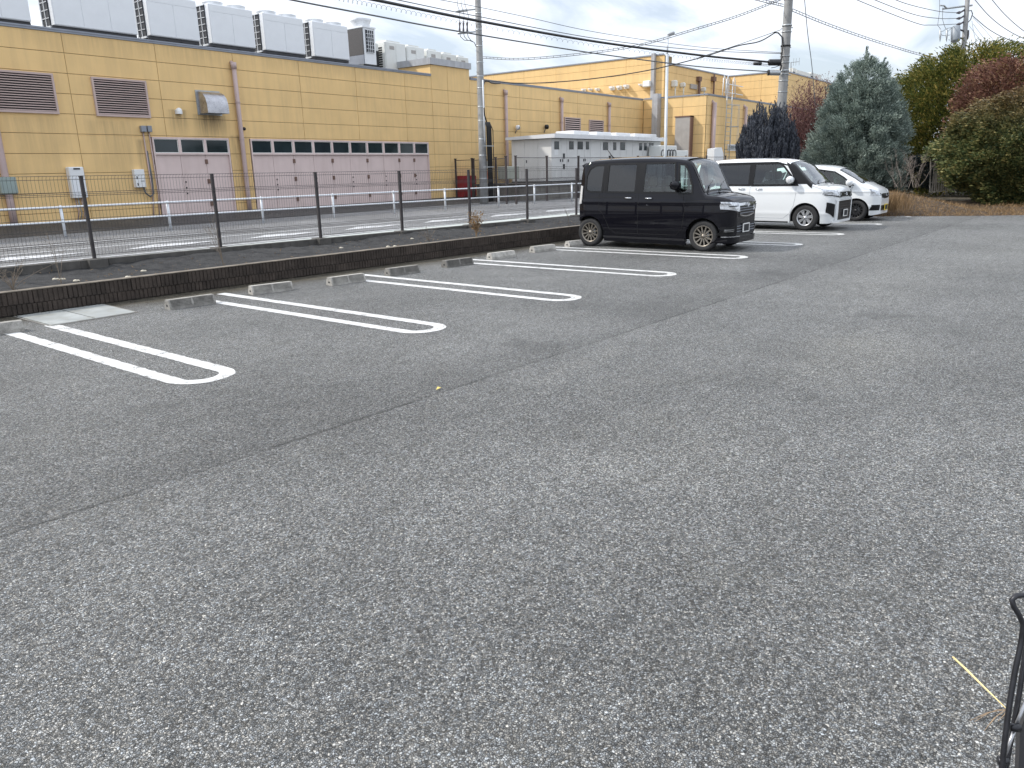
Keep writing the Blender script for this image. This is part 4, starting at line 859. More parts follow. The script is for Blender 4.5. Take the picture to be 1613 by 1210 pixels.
# third pole with transformer, far right
t = thing('utility_pole', 'distant utility pole with a grey transformer drum behind the round green tree at the right', 'utility pole', (float(D(1518, 70, 47)[0]), float(D(1518, 70, 47)[1]), 0))
A3, B3 = D(1517.5, 80, 47), D(1524, 0, 47); dd = (B3 - A3); mb = MB(); lo = A3 - dd * (A3[2] / dd[2]); lo[2] = 0; lo[0] = A3[0]; lo[1] = A3[1]
mb.tube([lo, A3, B3, B3 + dd * .6], [.2, .15, .13, .12], 12); part('shaft', mb, m_pole, t)
mb = MB(); A_, B_2 = D(1505.2, 42, 46.6), D(1505, 65.5, 46.6); mb.tube([A_, A_ + (B_2 - A_) * .05, A_ + (B_2 - A_) * .95, B_2], [.2, .26, .26, .22], 16); part('transformer', mb, pm('transformer_grey', (.24, .27, .30), .45), t)
mb = MB(); mb.tube([D(1512, 47, 46.7), D(1518, 49, 47)], .05, 6); mb.tube([D(1512, 60, 46.7), D(1517, 61, 47)], .05, 6); part('bracket', mb, m_steel, t)
mb = MB(); mb.tube([D(1485, 14, 46.5), D(1531, 8.5, 47.2)], .06, 6); mb.tube([D(1481, 8.5, 46.4), D(1487, 9, 46.5), D(1491, 13.5, 46.5)], .05, 6); part('crossarm', mb, m_galv, t)
for v in (20, 29, 38):
    mb = MB(); mb.tube([D(1507, v + .5, 46.8), D(1511, v - 0, 46.9), D(1514, v - 1, 47), D(1519, v - 4, 47)], [.04, .09, .05, .06], 8); part('insulator', mb, m_insul, t)
for pts in (((1480, 0), (1480, 18), (1477, 40), (1481, 45)), ((1485, 12), (1484.5, 30), (1488, 42), (1490.5, 46)), ((1482, 50), (1486, 49), (1491, 45), (1499, 43.5)), ((1491.5, 51), (1495, 48), (1498, 45), (1501, 43.5)), ((1481, 54), (1485, 56), (1491, 56.5), (1497, 55))):
    mb = MB(); mb.tube([D(u, v, 46.5) for u, v in pts], .013, 4, cap=False); part('drop_wire', mb, m_cableg, t)
for u in (1481, 1491.3): mb = MB(); mb.tube([D(u, 45, 46.5), D(u, 50, 46.5), D(u, 55, 46.5), D(u - .3, 66, 46.5)], [.03, .06, .07, .01], 8); part('fuse', mb, m_galv, t)
mb = MB(); mb.tube([D(u, v, 47) for u, v in ((1524, 18), (1530, 16.5), (1532, 22), (1529, 31), (1524, 36))], .03, 5, cap=False); mb.tube([D(u, v, 47) for u, v in ((1525, 48), (1525, 55), (1523.5, 62))], .06, 6); part('cable_loop', mb, m_steel, t)

# lamp post
A_, B_2 = D(1047.3, 248, 40), D(1052.5, 56, 40); bx, by = A_[0], A_[1]
t = thing('lamp_post', 'slim pale lamp post with a single flat head rising behind the black car', 'street lamp', (bx, by, .15))
dd = (B_2 - A_) * .25; tp = (bx + dd[0], by + dd[1])
A_, B_2 = D(1048, 246, 40), D(1051.2, 86, 40)
mb = MB(); mb.tube([(A_[0], A_[1], .15), A_, B_2], [.085, .08, .075], 12); mb.tube([B_2, D(1051.8, 58, 40)], [.045, .04], 10); part('shaft', mb, pm('lamp_grey', (.50, .53, .55), .4, .3), t)
p, q = D(1051.3, 55, 40), D(1062.5, 51.8, 40); mb = MB(); mb.tube([p, p + (q - p) * .12, p + (q - p) * .25, p + (q - p) * .9, q], [.04, .05, .085, .09, .05], 10); part('lamp_head', mb, pm('lamp_head', (.34, .35, .36), .5), t)

# ================================================================== OVERHEAD CABLES (sagging between their poles)
def cable(pts, r, label, m=m_cableg, ladder=0, coil=0):
    P = [Vector(D(*p)) for p in pts]; out_ = []
    P = [P[0] * 2 - P[1]] + P + [P[-1] * 2 - P[-2]]
    for i in range(1, len(P) - 2):
        for j in range(10):
            f = j / 10; a_, b_, c_, d_ = P[i - 1], P[i], P[i + 1], P[i + 2]
            out_.append(.5 * ((2 * b_) + (c_ - a_) * f + (2 * a_ - 5 * b_ + 4 * c_ - d_) * f * f + (3 * b_ - a_ - 3 * c_ + d_) * f ** 3))
    out_.append(P[-2]); mb = MB(); mb.tube(out_, r, 5, cap=False)
    if ladder:
        up = Vector((0, 0, ladder)); mb.tube([p + up for p in out_], r * .9, 4, cap=False)
        L_ = 0; acc = 0
        for p, q in zip(out_, out_[1:]):
            n_ = max(1, int((q - p).length / .28))
            for k in range(n_): c_ = p.lerp(q, k / n_); mb.tube([c_, c_ + up], r * .8, 3, cap=False)
    if coil:
        n_ = 900; cp = []
        for k in range(n_):
            f = k / (n_ - 1) * (len(out_) - 1) * .999; i = min(int(f), len(out_) - 2); c_ = out_[i].lerp(out_[i + 1], f - i); th = k * .9
            cp.append(c_ + Vector((0, math.cos(th) * coil, math.sin(th) * coil - coil * 2.6)))
        mb.tube(cp, .004, 3, cap=False)
    b_ = tuple(out_[0]); solo('overhead_cable', mb, m, label, 'overhead cable', b_, 'cables overhead between the poles')
cable([(430, -32, 14.5), (590, 0, 17.5), (760, 34.5, 21), (940, 66, 24.5), (1100, 87, 27.2), (1175, 94.5, 28.6), (1212, 98, 29.2)], .038, 'thickest black cable crossing the sky from upper left to the splice boxes', m_cable, coil=.045)
cable([(330, -28, 15), (459, 0, 16.5), (583, 23.6, 18.5), (722, 49.6, 21), (935.6, 84, 25), (1100, 105, 28), (1211, 113, 29.2)], .02, 'lowest thin black cable from the upper left to the grey housing', m_cableg)
cable([(560, -18, 18), (693.8, 0, 21), (820, 25, 24), (940, 51, 26), (1100, 74, 28), (1229, 83, 29.3)], .009, 'thin upper cable passing right of the near pole top', m_cableg)
cable([(540, -17, 17), (626, 0, 18), (748, 25, 21), (940, 61, 25), (1100, 79, 28), (1229, 84.5, 29.3)], .012, 'thin cable running just above the thickest black cable', m_cableg)
cable([(760, 92, 35.2), (824, 94.3, 34), (923, 85.5, 32.5), (1007.5, 72.5, 31.4), (1100, 46, 30.5), (1160, 27.5, 30), (1214.5, 6.6, 29.5), (1237, -3, 29.4)], .013, 'ladder-like twin cable rising from the near pole to the top of the thick pole', m_cableg, ladder=.07)
cable([(762.5, 126.5, 35.2), (824, 131.3, 34.2), (911, 126.5, 33), (1010, 113, 31.6), (1100, 92, 30.4), (1160, 73, 29.8), (1196, 65.5, 29.5), (1222, 51, 29.3)], .022, 'black service cable from the hook on the works wall up to the thick pole', m_cable)
cable([(1100, 91, 30.4), (1160, 71.5, 29.8), (1196, 59, 29.4), (1230, 47, 29.3)], .012, 'short thin wire just above the black service cable at the thick pole', m_cableg)
cable([(1080, -28, 27.5), (1189, 0, 28.5), (1234, 10.5, 29.4)], .014, 'short ladder-like cable entering the thick pole from the top of the picture', m_cableg, ladder=.08)
cable([(1248.6, 18, 29.6), (1300, 39, 32), (1357.8, 59.5, 35), (1410, 76, 38), (1453.6, 88.5, 41), (1520, 104, 46)], .014, 'ladder-like cable running right from the thick pole down behind the trees', m_cableg, ladder=.09)
cable([(1266.5, -10, 29), (1272, 50, 29.3), (1277.5, 92, 29.6), (1281, 126, 29.8), (1284, 165, 30)], .014, 'steep guy wire right of the thick pole', m_cableg)
for i, ps_ in enumerate((((1411, 0), (1440, 9.5), (1479, 18), (1507, 20.3)), ((1378, 0), (1440, 23), (1480, 29.2), (1508, 29)), ((1350, 0), (1440, 35.5), (1466, 39.6), (1507, 38)))):
    P_ = [(2 * ps_[0][0] - ps_[1][0], 2 * ps_[0][1] - ps_[1][1] - 5, 34)] + [(u, v, 38 + 3 * k) for k, (u, v) in enumerate(ps_)]
    cable(P_, .018, ('highest', 'middle', 'lowest')[i] + ' of the three power lines reaching the distant pole from the left')
for i, ps_ in enumerate((((1524, -14), (1536, 0), (1558, 25), (1583, 45), (1613, 61)), ((1545, -24), (1563, 0), (1585, 25), (1613, 49)), ((1532, 25), (1558, 46.5), (1585, 61), (1613, 68.5)))):
    cable([(u, v, 47 + 1.5 * k) for k, (u, v) in enumerate(ps_)] + [(1650, ps_[-1][1] + (12, 22, 3)[i], 54)], .022, ('middle', 'upper right', 'lowest')[i] + ' power line sweeping down right of the distant pole')
for i, ps_ in enumerate((((1533, 28), (1552, 48), (1571, 71), (1585, 88)), ((1533, 38), (1545, 54), (1556, 68), (1570, 84)), ((1527, 41), (1540, 58), (1549, 69), (1560, 82)), ((1531, 33), (1533, 47), (1537, 66), (1539, 84)))):
    cable([(u, v, 47 + .5 * k) for k, (u, v) in enumerate(ps_)], .009, ('first', 'second', 'third', 'steepest')[i] + ' thin service wire falling behind the round green tree, counted from the right' if i < 3 else 'steepest thin service wire below the distant pole')
mb = MB(); mb.tube([W(u, v, YB - .2) for u, v in ((762, 133), (763.5, 128.5), (768, 127.5), (774, 131), (781, 132), (788, 131.5))], .03, 6)
solo('cable_hook', mb, m_cable, 'black cable loop at the coping where the service cable meets the works wall', 'cable', tuple(W(762, 133, YB - .2)))

# ================================================================== VEGETATION
def leafmat(name, stops, rough=.6, trans=.25, vs=1.4, up=None):
    m, t, b = newmat(name); g = nd(t, 'ShaderNodeNewGeometry')
    f = mathn(t, 'ADD', mathn(t, 'MULTIPLY', g.outputs['Random Per Island'], .55), mathn(t, 'MULTIPLY', noise(t, g.outputs['Position'], vs, 3, .6), .5))
    c = ramp(t, f, stops)
    if up:                                                     # species' own top colour, by height
        sx = nd(t, 'ShaderNodeSeparateXYZ', {0: g.outputs['Position']}); hh = mathn(t, 'ADD', sx.outputs[2], mathn(t, 'MULTIPLY', noise(t, g.outputs['Position'], 1.1, 4, .6), up[2]))
        k = ramp(t, mathn(t, 'DIVIDE', mathn(t, 'SUBTRACT', hh, up[0]), up[1]), [(0, 0.), (1, 1.)]); c = mixc(t, k, c, ramp(t, f, up[3]))
    t.links.new(c, b.inputs['Base Color']); b.inputs['Roughness'].default_value = rough; b.inputs['Specular IOR Level'].default_value = .25
    if trans:
        tl = nd(t, 'ShaderNodeBsdfTranslucent'); t.links.new(c, tl.inputs[0]); mx_ = nd(t, 'ShaderNodeMixShader', {0: trans})
        t.links.new(b.outputs[0], mx_.inputs[1]); t.links.new(tl.outputs[0], mx_.inputs[2]); t.links.new(mx_.outputs[0], t.nodes['Material Output'].inputs[0])
    return m
def leaves(name, C, Dr, ln, wd, mat, parent, org):
    """C centres, Dr growth directions; each leaf a kite of four points"""
    N = len(C); Dr = Dr / (np.linalg.norm(Dr, axis=1, keepdims=True) + 1e-9)
    rr = rng.normal(size=(N, 3)); S_ = np.cross(Dr, rr); S_ /= (np.linalg.norm(S_, axis=1, keepdims=True) + 1e-9)
    ln = (ln * rng.uniform(.6, 1.4, N))[:, None]; wd = (wd * rng.uniform(.6, 1.4, N))[:, None]
    V = np.empty((N, 4, 3)); V[:, 0] = C; V[:, 1] = C + Dr * ln * .5 + S_ * wd * .5; V[:, 2] = C + Dr * ln; V[:, 3] = C + Dr * ln * .5 - S_ * wd * .5
    V -= np.array(org); me = bpy.data.meshes.new(name); me.vertices.add(4 * N); me.vertices.foreach_set('co', V.ravel())
    me.loops.add(4 * N); me.loops.foreach_set('vertex_index', np.arange(4 * N, dtype=np.int32)); me.polygons.add(N)
    me.polygons.foreach_set('loop_start', np.arange(0, 4 * N, 4, dtype=np.int32)); me.materials.append(mat); me.update(calc_edges=True)
    o = link(name, me, parent); return o
def unit(n):
    v = rng.normal(size=(n, 3)); return v / np.linalg.norm(v, axis=1, keepdims=True)
m_bark = pm('bark', (.09, .07, .055), .9, var=.3, vs=8, bmp=.01); m_barkp = pm('pale_bark', (.30, .265, .22), .85, var=.25, vs=12)
def trunk(t, base, h, r0, n=5, spread=1.2, m=None):
    m = m or m_bark; mb = MB(); x, y, z = base; mb.tube([(x, y, z - .1), (x + .05, y, z + h * .35), (x - .03, y + .05, z + h * .8)], [r0, r0 * .75, r0 * .3], 8)
    for i in range(n):
        a = 2 * math.pi * i / n + random.random(); z0 = z + h * random.uniform(.15, .5); mb.tube([(x, y, z0), (x + math.cos(a) * spread * .5, y + math.sin(a) * spread * .5, z0 + h * .18), (x + math.cos(a) * spread, y + math.sin(a) * spread, z0 + h * .38)], [r0 * .5, r0 * .3, r0 * .1], 6)
    part('trunk', mb, m, t)
def crownpts(base, h, rad, prof, nclump, nleaf, rc, shell=(.7, 1.03), outw=1., upw=.4, lump=.12, zmin=0., squash=1.):
    """clumps on the shell of a body of revolution r(z)=rad*prof(z/h)"""
    base = np.array(base); zz = []
    while len(zz) < nclump:
        f = rng.uniform(zmin, 1, nclump); keep = rng.uniform(0, 1, nclump) < np.array([prof(q) for q in f]) + .12; zz += list(f[keep])
    zz = np.array(zz[:nclump]); th = rng.uniform(0, 2 * np.pi, nclump); pr = np.array([prof(q) for q in zz])
    lum = 1 + lump * (np.sin(th * 3 + zz * 9) + np.sin(th * 5 - zz * 14 + 1) * .7 + np.sin(th * 9 + zz * 23) * .5)
    rr = rad * pr * lum * np.sqrt(rng.uniform(shell[0] ** 2, shell[1] ** 2, nclump))
    C = np.stack([np.cos(th) * rr, np.sin(th) * rr * squash, zz * h], 1)
    out_ = np.stack([np.cos(th), np.sin(th), np.full(nclump, upw)], 1) + rng.normal(size=(nclump, 3)) * .15
    k = rng.integers(0, nclump, nleaf); off = rng.normal(size=(nleaf, 3)) * rc
    return base + C[k] + off, out_[k] * outw + unit(nleaf) * .55
# dark spiky juniper
m_jun = leafmat('juniper_foliage', [(.2, (.025, .028, .038)), (.5, (.065, .072, .09)), (.85, (.15, .165, .19))], .7, .08, 3)
base = D(1205, 300, 30); base[2] = .15; J = base.copy()
t = thing('juniper', 'dense dark blue-grey juniper with upright spiky shoots behind the white van', 'juniper', tuple(base))
trunk(t, base, 2.2, .08, 4, .5)
hJ = D(1200, 160, 30)[2] - .1; ns = 420; Cs = []; Ds = []
for i in range(ns):
    a = random.uniform(0, 2 * math.pi); r_ = 1.08 * math.sqrt(random.uniform(.05, 1)); top = hJ * (1 - .42 * (r_ / 1.05) ** 2.2) * random.uniform(.86, 1.03) - .0; z0 = .1 + .5 * random.random()
    x, y = base[0] + r_ * math.cos(a), base[1] + r_ * math.sin(a); n_ = 230; zz = rng.uniform(0, 1, n_) ** .8
    wdt = .085 * (1.05 - zz); an = rng.uniform(0, 2 * np.pi, n_)
    bend = zz ** 2 * .15
    Cs.append(np.stack([x + np.cos(an) * wdt + math.cos(a) * bend, y + np.sin(an) * wdt + math.sin(a) * bend, z0 + zz * (top - z0)], 1)); Ds.append(np.stack([np.cos(an) * .28, np.sin(an) * .28, np.ones(n_)], 1))
leaves('crown', np.concatenate(Cs), np.concatenate(Ds), .11, .03, m_jun, t, base)
# blue-green conifer
m_con = leafmat('conifer_foliage', [(.2, (.08, .11, .10)), (.5, (.23, .285, .25)), (.85, (.44, .51, .44))], .65, .25, 3.5)
base = D(1341, 330, 31); base[2] = .2
t = thing('blue_conifer', 'broad cone shaped blue-green conifer behind the small white car', 'conifer', tuple(base))
hC = D(1352, 99, 31)[2]; RC = 1.98
profC = lambda f: max(.02, (1 - f) ** .43 * (.84 + .50 * min(f, .3) / .3 * .40)) * (1.0 if f > .04 else .8)
trunk(t, base, hC * .8, .14, 7, .8)
P_, Dn = crownpts(base, hC * .93, RC, profC, 900, 125000, .085, (.80, 1.10), 1, .75, .09); leaves('crown', P_, Dn, .085, .028, m_con, t, base)
P_, Dn = crownpts(base, hC * .78, RC * .78, profC, 400, 40000, .16, (.0, .92), 1, .4, .03); leaves('inner_foliage', P_, Dn, .13, .06, m_con, t, base)
# wispy leaders at the top
Cs = []; Ds = []; mbt = MB()
for i in range(60):
    f = random.uniform(.25, .96); a = random.uniform(0, 6.28); rr = RC * profC(f) * .75; p = Vector((base[0] + math.cos(a) * rr, base[1] + math.sin(a) * rr, base[2] + hC * .93 * f)); e = p + Vector((math.cos(a) * .22, math.sin(a) * .22, random.uniform(.35, .75)))
    if i < 3: p = Vector((base[0] + .1 * i, base[1] + .12 * i, base[2] + hC * .86)); e = p + Vector((.05 * i, -.1 * i, hC * .15 - i * .2))
    mbt.tube([p, e], [.01, .004], 4); n_ = 210; zz = rng.uniform(0, 1, n_); C_ = np.array(p)[None] + zz[:, None] * np.array(e - p)[None] + rng.normal(size=(n_, 3)) * (.07 * (1.1 - zz))[:, None]
    Cs.append(C_); Ds.append(np.tile(np.array((e - p).normalized())[None], (n_, 1)) + unit(n_) * .6)
part('leader_twigs', mbt, m_bark, t); leaves('leader_foliage', np.concatenate(Cs), np.concatenate(Ds), .08, .026, m_con, t, base)
# red-twigged bare shrub
m_twig = pm('red_twigs', (.17, .09, .085), .7, var=.35, vs=2); m_redl = leafmat('red_bud_leaves', [(.2, (.06, .022, .024)), (.8, (.19, .085, .075))], .7, .15)
def twigs(t, base, h, rad, n, m, lean=.9, sub_=5, r0=.014, jb=.15, fan=True, seed=3, nm='branches', lv=2):
    r = random.Random(seed); mb = MB(); tips_ = []
    for i in range(n):
        a = r.uniform(0, 6.28); q = r.uniform(.25, 1) ** .6; hh = h * r.uniform(.7, 1.02) * (1 - .25 * q * q); p = Vector(base) + Vector((r.uniform(-jb, jb), r.uniform(-jb, jb), 0)); d = Vector((math.cos(a) * rad * q, math.sin(a) * rad * q, hh))
        pts = [p + Vector((d.x * f ** lean, d.y * f ** lean, d.z * f)) + Vector((r.gauss(0, .03), r.gauss(0, .03), 0)) for f in (0, .25, .5, .75, 1)]; mb.tube(pts, [r0, r0 * .8, r0 * .6, r0 * .4, r0 * .2], 4, cap=False)
        for j in range(sub_):
            f = r.uniform(.3, .95); k = int(f * 4); c_ = pts[k].lerp(pts[min(k + 1, 4)], f * 4 - k); e = c_ + Vector((r.gauss(0, .22), r.gauss(0, .22), r.uniform(.12, .5))) * (h / 3.5)
            mb.tube([c_, (c_ + e) / 2 + Vector((r.gauss(0, .03), r.gauss(0, .03), 0)), e], [r0 * .4, r0 * .28, r0 * .15], 3, cap=False); tips_.append((c_, e))
            if lv > 1:
                for _ in range(3): c2 = c_.lerp(e, r.uniform(.3, 1)); e2 = c2 + Vector((r.gauss(0, .12), r.gauss(0, .12), r.uniform(.05, .22))) * (h / 3.5); mb.tube([c2, e2], [r0 * .22, r0 * .12], 3, cap=False); tips_.append((c2, e2))
    part(nm, mb, m, t); return tips_
base = D(1272, 300, 33.5); base[2] = .2; hR = D(1268, 128, 33.5)[2]
t = thing('red_twig_shrub', 'tall bare shrub of dark red twigs between the juniper and the blue conifer', 'shrub', tuple(base))
tp_ = twigs(t, base, hR - .1, 1.35, 110, m_twig, 1.5, 16, .018)
C_ = []; 
for c_, e in tp_:
    for _ in range(2): C_.append(c_.lerp(e, random.random()))
C_ = np.array([tuple(c) for c in C_]); leaves('dead_leaves', C_ + rng.normal(size=C_.shape) * .03, unit(len(C_)) * .5 + np.array([0, 0, .8]), .075, .03, m_redl, t, base)
# big round green tree behind
m_gr = leafmat('broadleaf_foliage', [(.2, (.026, .040, .012)), (.45, (.085, .11, .028)), (.7, (.24, .22, .055)), (.9, (.46, .33, .10))], .5, .3, 1.1)
base = D(1510, 330, 36); base[2] = .2
t = thing('round_tree', 'large round dark green tree with golden leaf tips, tallest of the planting at the right', 'tree', tuple(base))
hG = D(1530, 74, 36)[2] - .55; RG = 3.8
profG = lambda f: max(.04, math.sqrt(max(0, 1 - (abs(f - .42) / .59) ** 2.3)))
trunk(t, base, hG * .75, .2, 8, 2.2)
P_, Dn = crownpts(base, hG, RG, profG, 1500, 90000, .17, (.8, 1.04), 1, .55, .05); leaves('crown', P_, Dn, .15, .05, m_gr, t, base)
P_, Dn = crownpts(base, hG * .94, RG * .82, profG, 260, 20000, .25, (.3, .92), 1, .4, .03); leaves('inner_foliage', P_, Dn, .20, .09, m_gr, t, base)
# reddish shrub in front of it
m_rd = leafmat('russet_foliage', [(.2, (.06, .028, .022)), (.45, (.17, .082, .062)), (.7, (.30, .16, .11)), (.9, (.34, .26, .12))], .6, .25, 1.2)
base = D(1580, 330, 31.0); base[2] = .2; 
t = thing('russet_tree', 'loose tree with dull red-brown leaves between the round green tree and the hedge', 'tree', tuple(base))
hD = D(1545, 112, 31.5)[2] - .1
profR = lambda f: max(.05, math.sqrt(max(0, 1 - (abs(f - .55) / .50) ** 2.2)))
trunk(t, base, hD * .8, .09, 8, 1.3)
twigs(t, base, hD * .98, 2.1, 40, m_bark, 1.0, 6, .018, seed=9)
P_, Dn = crownpts(base, hD, 2.1, profR, 700, 36000, .15, (.55, 1.08), 1, .5, .14, zmin=.42); leaves('crown', P_, Dn, .115, .055, m_rd, t, base)
# hedge mass at the right edge
m_hd = leafmat('hedge_foliage', [(.2, (.026, .044, .022)), (.45, (.09, .125, .05)), (.7, (.24, .235, .09)), (.9, (.42, .33, .14))], .5, .22, 1.6, up=(3.0, 2.0, 1.6, [(.2, (.06, .035, .020)), (.5, (.16, .10, .05)), (.9, (.27, .15, .08))]))
base = D(1624, 343, 27.2); base[2] = .02
t = thing('broad_shrub', 'wide bushy shrub with layered green and olive leaves at the right edge of the lot', 'shrub', tuple(base))
profH = lambda f: max(.05, math.sqrt(max(0, 1 - (abs(f - .42) / .59) ** 2.4))) * (.60 + .40 * min(1, f / .45))
trunk(t, (base[0], base[1] + .9, .1), 2.6, .1, 8, 1.4)
hH = D(1590, 148, 26.5)[2]
P_, Dn = crownpts(base, hH, 3.05, profH, 1100, 110000, .10, (.8, 1.08), 1, .12, .10); 
P_[:, 2] = np.abs(P_[:, 2] - .03) + .03; leaves('crown', P_, Dn, .12, .052, m_hd, t, base)
P_, Dn = crownpts(base, hH * .88, 2.15, profH, 200, 18000, .22, (.3, .92), 1, .2, .03); P_[:, 2] = np.abs(P_[:, 2] - .05) + .05; leaves('inner_foliage', P_, Dn, .16, .075, m_hd, t, base)
# small dark shrub and bare one
m_sm = leafmat('low_shrub_foliage', [(.2, (.014, .02, .022)), (.8, (.06, .08, .085))], .7, .1)
base = D(1441, 330, 30); base[2] = .55
t = thing('low_shrub', 'small dark blue-green shrub behind the bare twiggy bush on the mound', 'shrub', tuple(base)); trunk(t, base, .6, .03, 3, .3)
P_, Dn = crownpts(base, 1.15, .5, profG, 120, 8000, .07); leaves('crown', P_, Dn, .07, .03, m_sm, t, base)
base = D(1424, 330, 28.5); base[2] = .62
t = thing('bare_bush', 'leafless pale grey twiggy bush on the mound right of the small white car', 'bush', tuple(base))
twigs(t, base, 1.45, .6, 22, pm('grey_twigs', (.26, .22, .19), .85, var=.2), .9, 7, .009, seed=5, jb=.55)
# pale old board fence glimpsed behind
a = D(1461, 330, 29.3); b = D(1503, 330, 29.3)
t = thing('board_fence', 'pale weathered upright boards glimpsed between the mound shrubs', 'fence', (float(a[0]), float(a[1]), .4))
m_board = pm('weathered_board', (.50, .46, .40), .85, var=.3, vs=6, streak=.4, stain=(.06, .05, .04)); m_board['x'] = 1
for i in range(13):
    f = i / 12; p = a + (b - a) * f; h_ = 1.45 - .3 * f + random.uniform(-.06, .04); mb = MB(); mb.box(-.024, -.012, .0, .024, .012, h_); o = link('board', mesh('board', mb, m_board), t, (p[0] - a[0], p[1] - a[1], 0), (0, random.uniform(-.05, .05) - .06, math.atan2(b[1] - a[1], b[0] - a[0])))
mb = MB(); 
for z in (.75, 1.35): mb.tube([(a[0], a[1] + .03, z), (b[0], b[1] + .03, z)], .02, 4)
part('rail', mb, m_board, t)

# mound: a strip of thatch-covered earth along the lot's end
mb = MB(); n1_, n2_ = 46, 22; vs = []
for i in range(n1_):
    f = i / (n1_ - 1); p = Vector((24.55, 10.4)).lerp(Vector((24.95, 5.4)), min(f / .3, 1)) if f < .3 else Vector((24.95, 5.4)).lerp(Vector((30.9, -6.8)), (f - .3) / .7)
    for j in range(n2_):
        g_ = j / (n2_ - 1); q = p + Vector((.93, .36)) * (g_ * 9); hgt = .52 * (1 - math.exp(-((g_ * 9) / 1.25) ** 1.6)) * max(.10, 1.0 - .9 * max(0, f - .38) / .10)
        vs.append((q.x + random.uniform(-.04, .04), q.y + random.uniform(-.04, .04), -.02 + hgt + .05 * math.sin(i * .9 + j * .7) * min(1, j / 2) + random.uniform(-.02, .02) * (j > 0)))
mb.add(vs, [(i * n2_ + k, (i + 1) * n2_ + k, (i + 1) * n2_ + k + 1, i * n2_ + k + 1) for i in range(n1_ - 1) for k in range(n2_ - 1)], 0, True); struct('mound', mb, m_mound)
m_dry = leafmat('dry_grass_blades', [(.2, (.11, .07, .035)), (.5, (.24, .155, .08)), (.9, (.42, .29, .16))], .8, .3, 3)
def stuff(name, C, Dr, ln, wd, m): o = leaves(name, np.array(C), np.array(Dr), ln, wd, m, None, (0, 0, 0)); o['kind'] = 'stuff'; return o
N = 26000; f = rng.uniform(0, 1, N); g_ = rng.uniform(0, 1, N) ** 1.4 * 4.5
px = np.where(f < .3, 24.55 + (f / .3) * .4, 24.95 + (f - .3) / .7 * 5.95); py = np.where(f < .3, 10.4 - 5 * f / .3, 5.4 - (f - .3) / .7 * 12.2)
x = px + .93 * g_ - .08; y = py + .36 * g_; z = .52 * (1 - np.exp(-(g_ / 1.25) ** 1.6)) * np.maximum(.10, 1 - .9 * np.maximum(0, f - .38) / .10) - .02
stuff('dry_grass', np.stack([x, y, z], 1), unit(N) * .7 + np.array([0, 0, .35]), .13, .012, m_dry)
bs_ = G(1404, 342) + np.array([.35, .2, 0]); t = thing('grass_tuft', 'tall tuft of tan dry grass at the nose of the small white car', 'grass tuft', (bs_[0], bs_[1], .0))
n_ = 1500; C_ = np.stack([bs_[0] + rng.normal(size=n_) * .25, bs_[1] + rng.normal(size=n_) * .30, np.full(n_, .05) + rng.uniform(0, .35, n_)], 1); leaves('blades', C_, unit(n_) * .3 + np.array([0, 0, 1.]), .34, .012, m_dry, t, (bs_[0], bs_[1], 0))

# ================================================================== WEEDS AND LITTER
m_stalk = pm('dry_stalk', (.33, .23, .14), .85, var=.3, vs=8); m_stalkd = pm('grey_stalk', (.20, .16, .12), .85, var=.3)
def weed(s, tt, h, n, label, m=m_stalk, spread=.25, lean=0., r=.004, z0=.27, leaf=None, sd=1):
    x, y, z = CF(s, tt, z0); t = thing('dry_weed', label, 'weed', (x, y, z)); rd = random.Random(sd); mb = MB(); tips_ = []
    for i in range(n):
        dx, dy = rd.gauss(lean, spread) * h, rd.gauss(0, spread) * h * .6; hh = h * rd.uniform(.6, 1)
        pts = [Vector((x + dx * f ** 1.6, y + dy * f ** 1.6, z + hh * f)) for f in (0, .35, .7, 1)]; mb.tube(pts, [r, r * .8, r * .6, r * .35], 4, cap=False)
        for j in range(4): k = rd.randint(1, 2); c_ = pts[k].lerp(pts[k + 1], rd.random()); e = c_ + Vector((rd.gauss(0, .06), rd.gauss(0, .05), rd.uniform(.02, .12))) * (h / .6); mb.tube([c_, e], r * .4, 3, cap=False); tips_ += [c_, e]
    part('stalks', mb, m, t)
    if leaf:
        C_ = np.array([tuple(random.choice(tips_)) for _ in range(leaf)]) + rng.normal(size=(leaf, 3)) * .03; leaves('dry_leaves', C_, unit(leaf), .05, .02, m_dry, t, (x, y, z))
def sOf(u, v, z=.27): p = G(u, v, z); d = (p[0] - OC[0], p[1] - OC[1]); return d[0] * UX[0] + d[1] * UX[1], d[0] * NX[0] + d[1] * NX[1]
s_, t_ = sOf(769, 376, .27); weed(s_, max(.2, min(t_, .6)), .58, 9, 'tall tan dry weed standing on the soil bank before the mesh fence', spread=.10, leaf=420, sd=4, r=.006)
s_, t_ = sOf(92, 448, .27); weed(s_, .35, .75, 3, 'thin leaning dry stalk on the bank near the left edge', m_stalkd, spread=.12, lean=-.15, sd=2)
s_, t_ = sOf(352, 420, .27); weed(s_, .3, .95, 4, 'thin branching bare stalk arching before the second whole fence post', m_stalkd, spread=.10, lean=-.22, sd=8, r=.005)
s_, t_ = sOf(10, 455, .27); weed(s_, .35, .35, 16, 'spread of dry straw stalks on the bank at the left edge', m_stalkd, spread=.6, sd=12)
s_, t_ = sOf(730, 384, .27); weed(s_, .5, .3, 14, 'low tangle of thin dry stems left of the tall tan weed', m_stalkd, spread=.7, sd=14, r=.003)
s_, t_ = sOf(882, 350, .30); weed(s_, .9, .45, 3, 'single dark stalk on the bank just left of the black car', m_stalkd, spread=.15, lean=-.3, sd=17)
m_litter = pm('pale_fungus', (.55, .50, .40), .8)
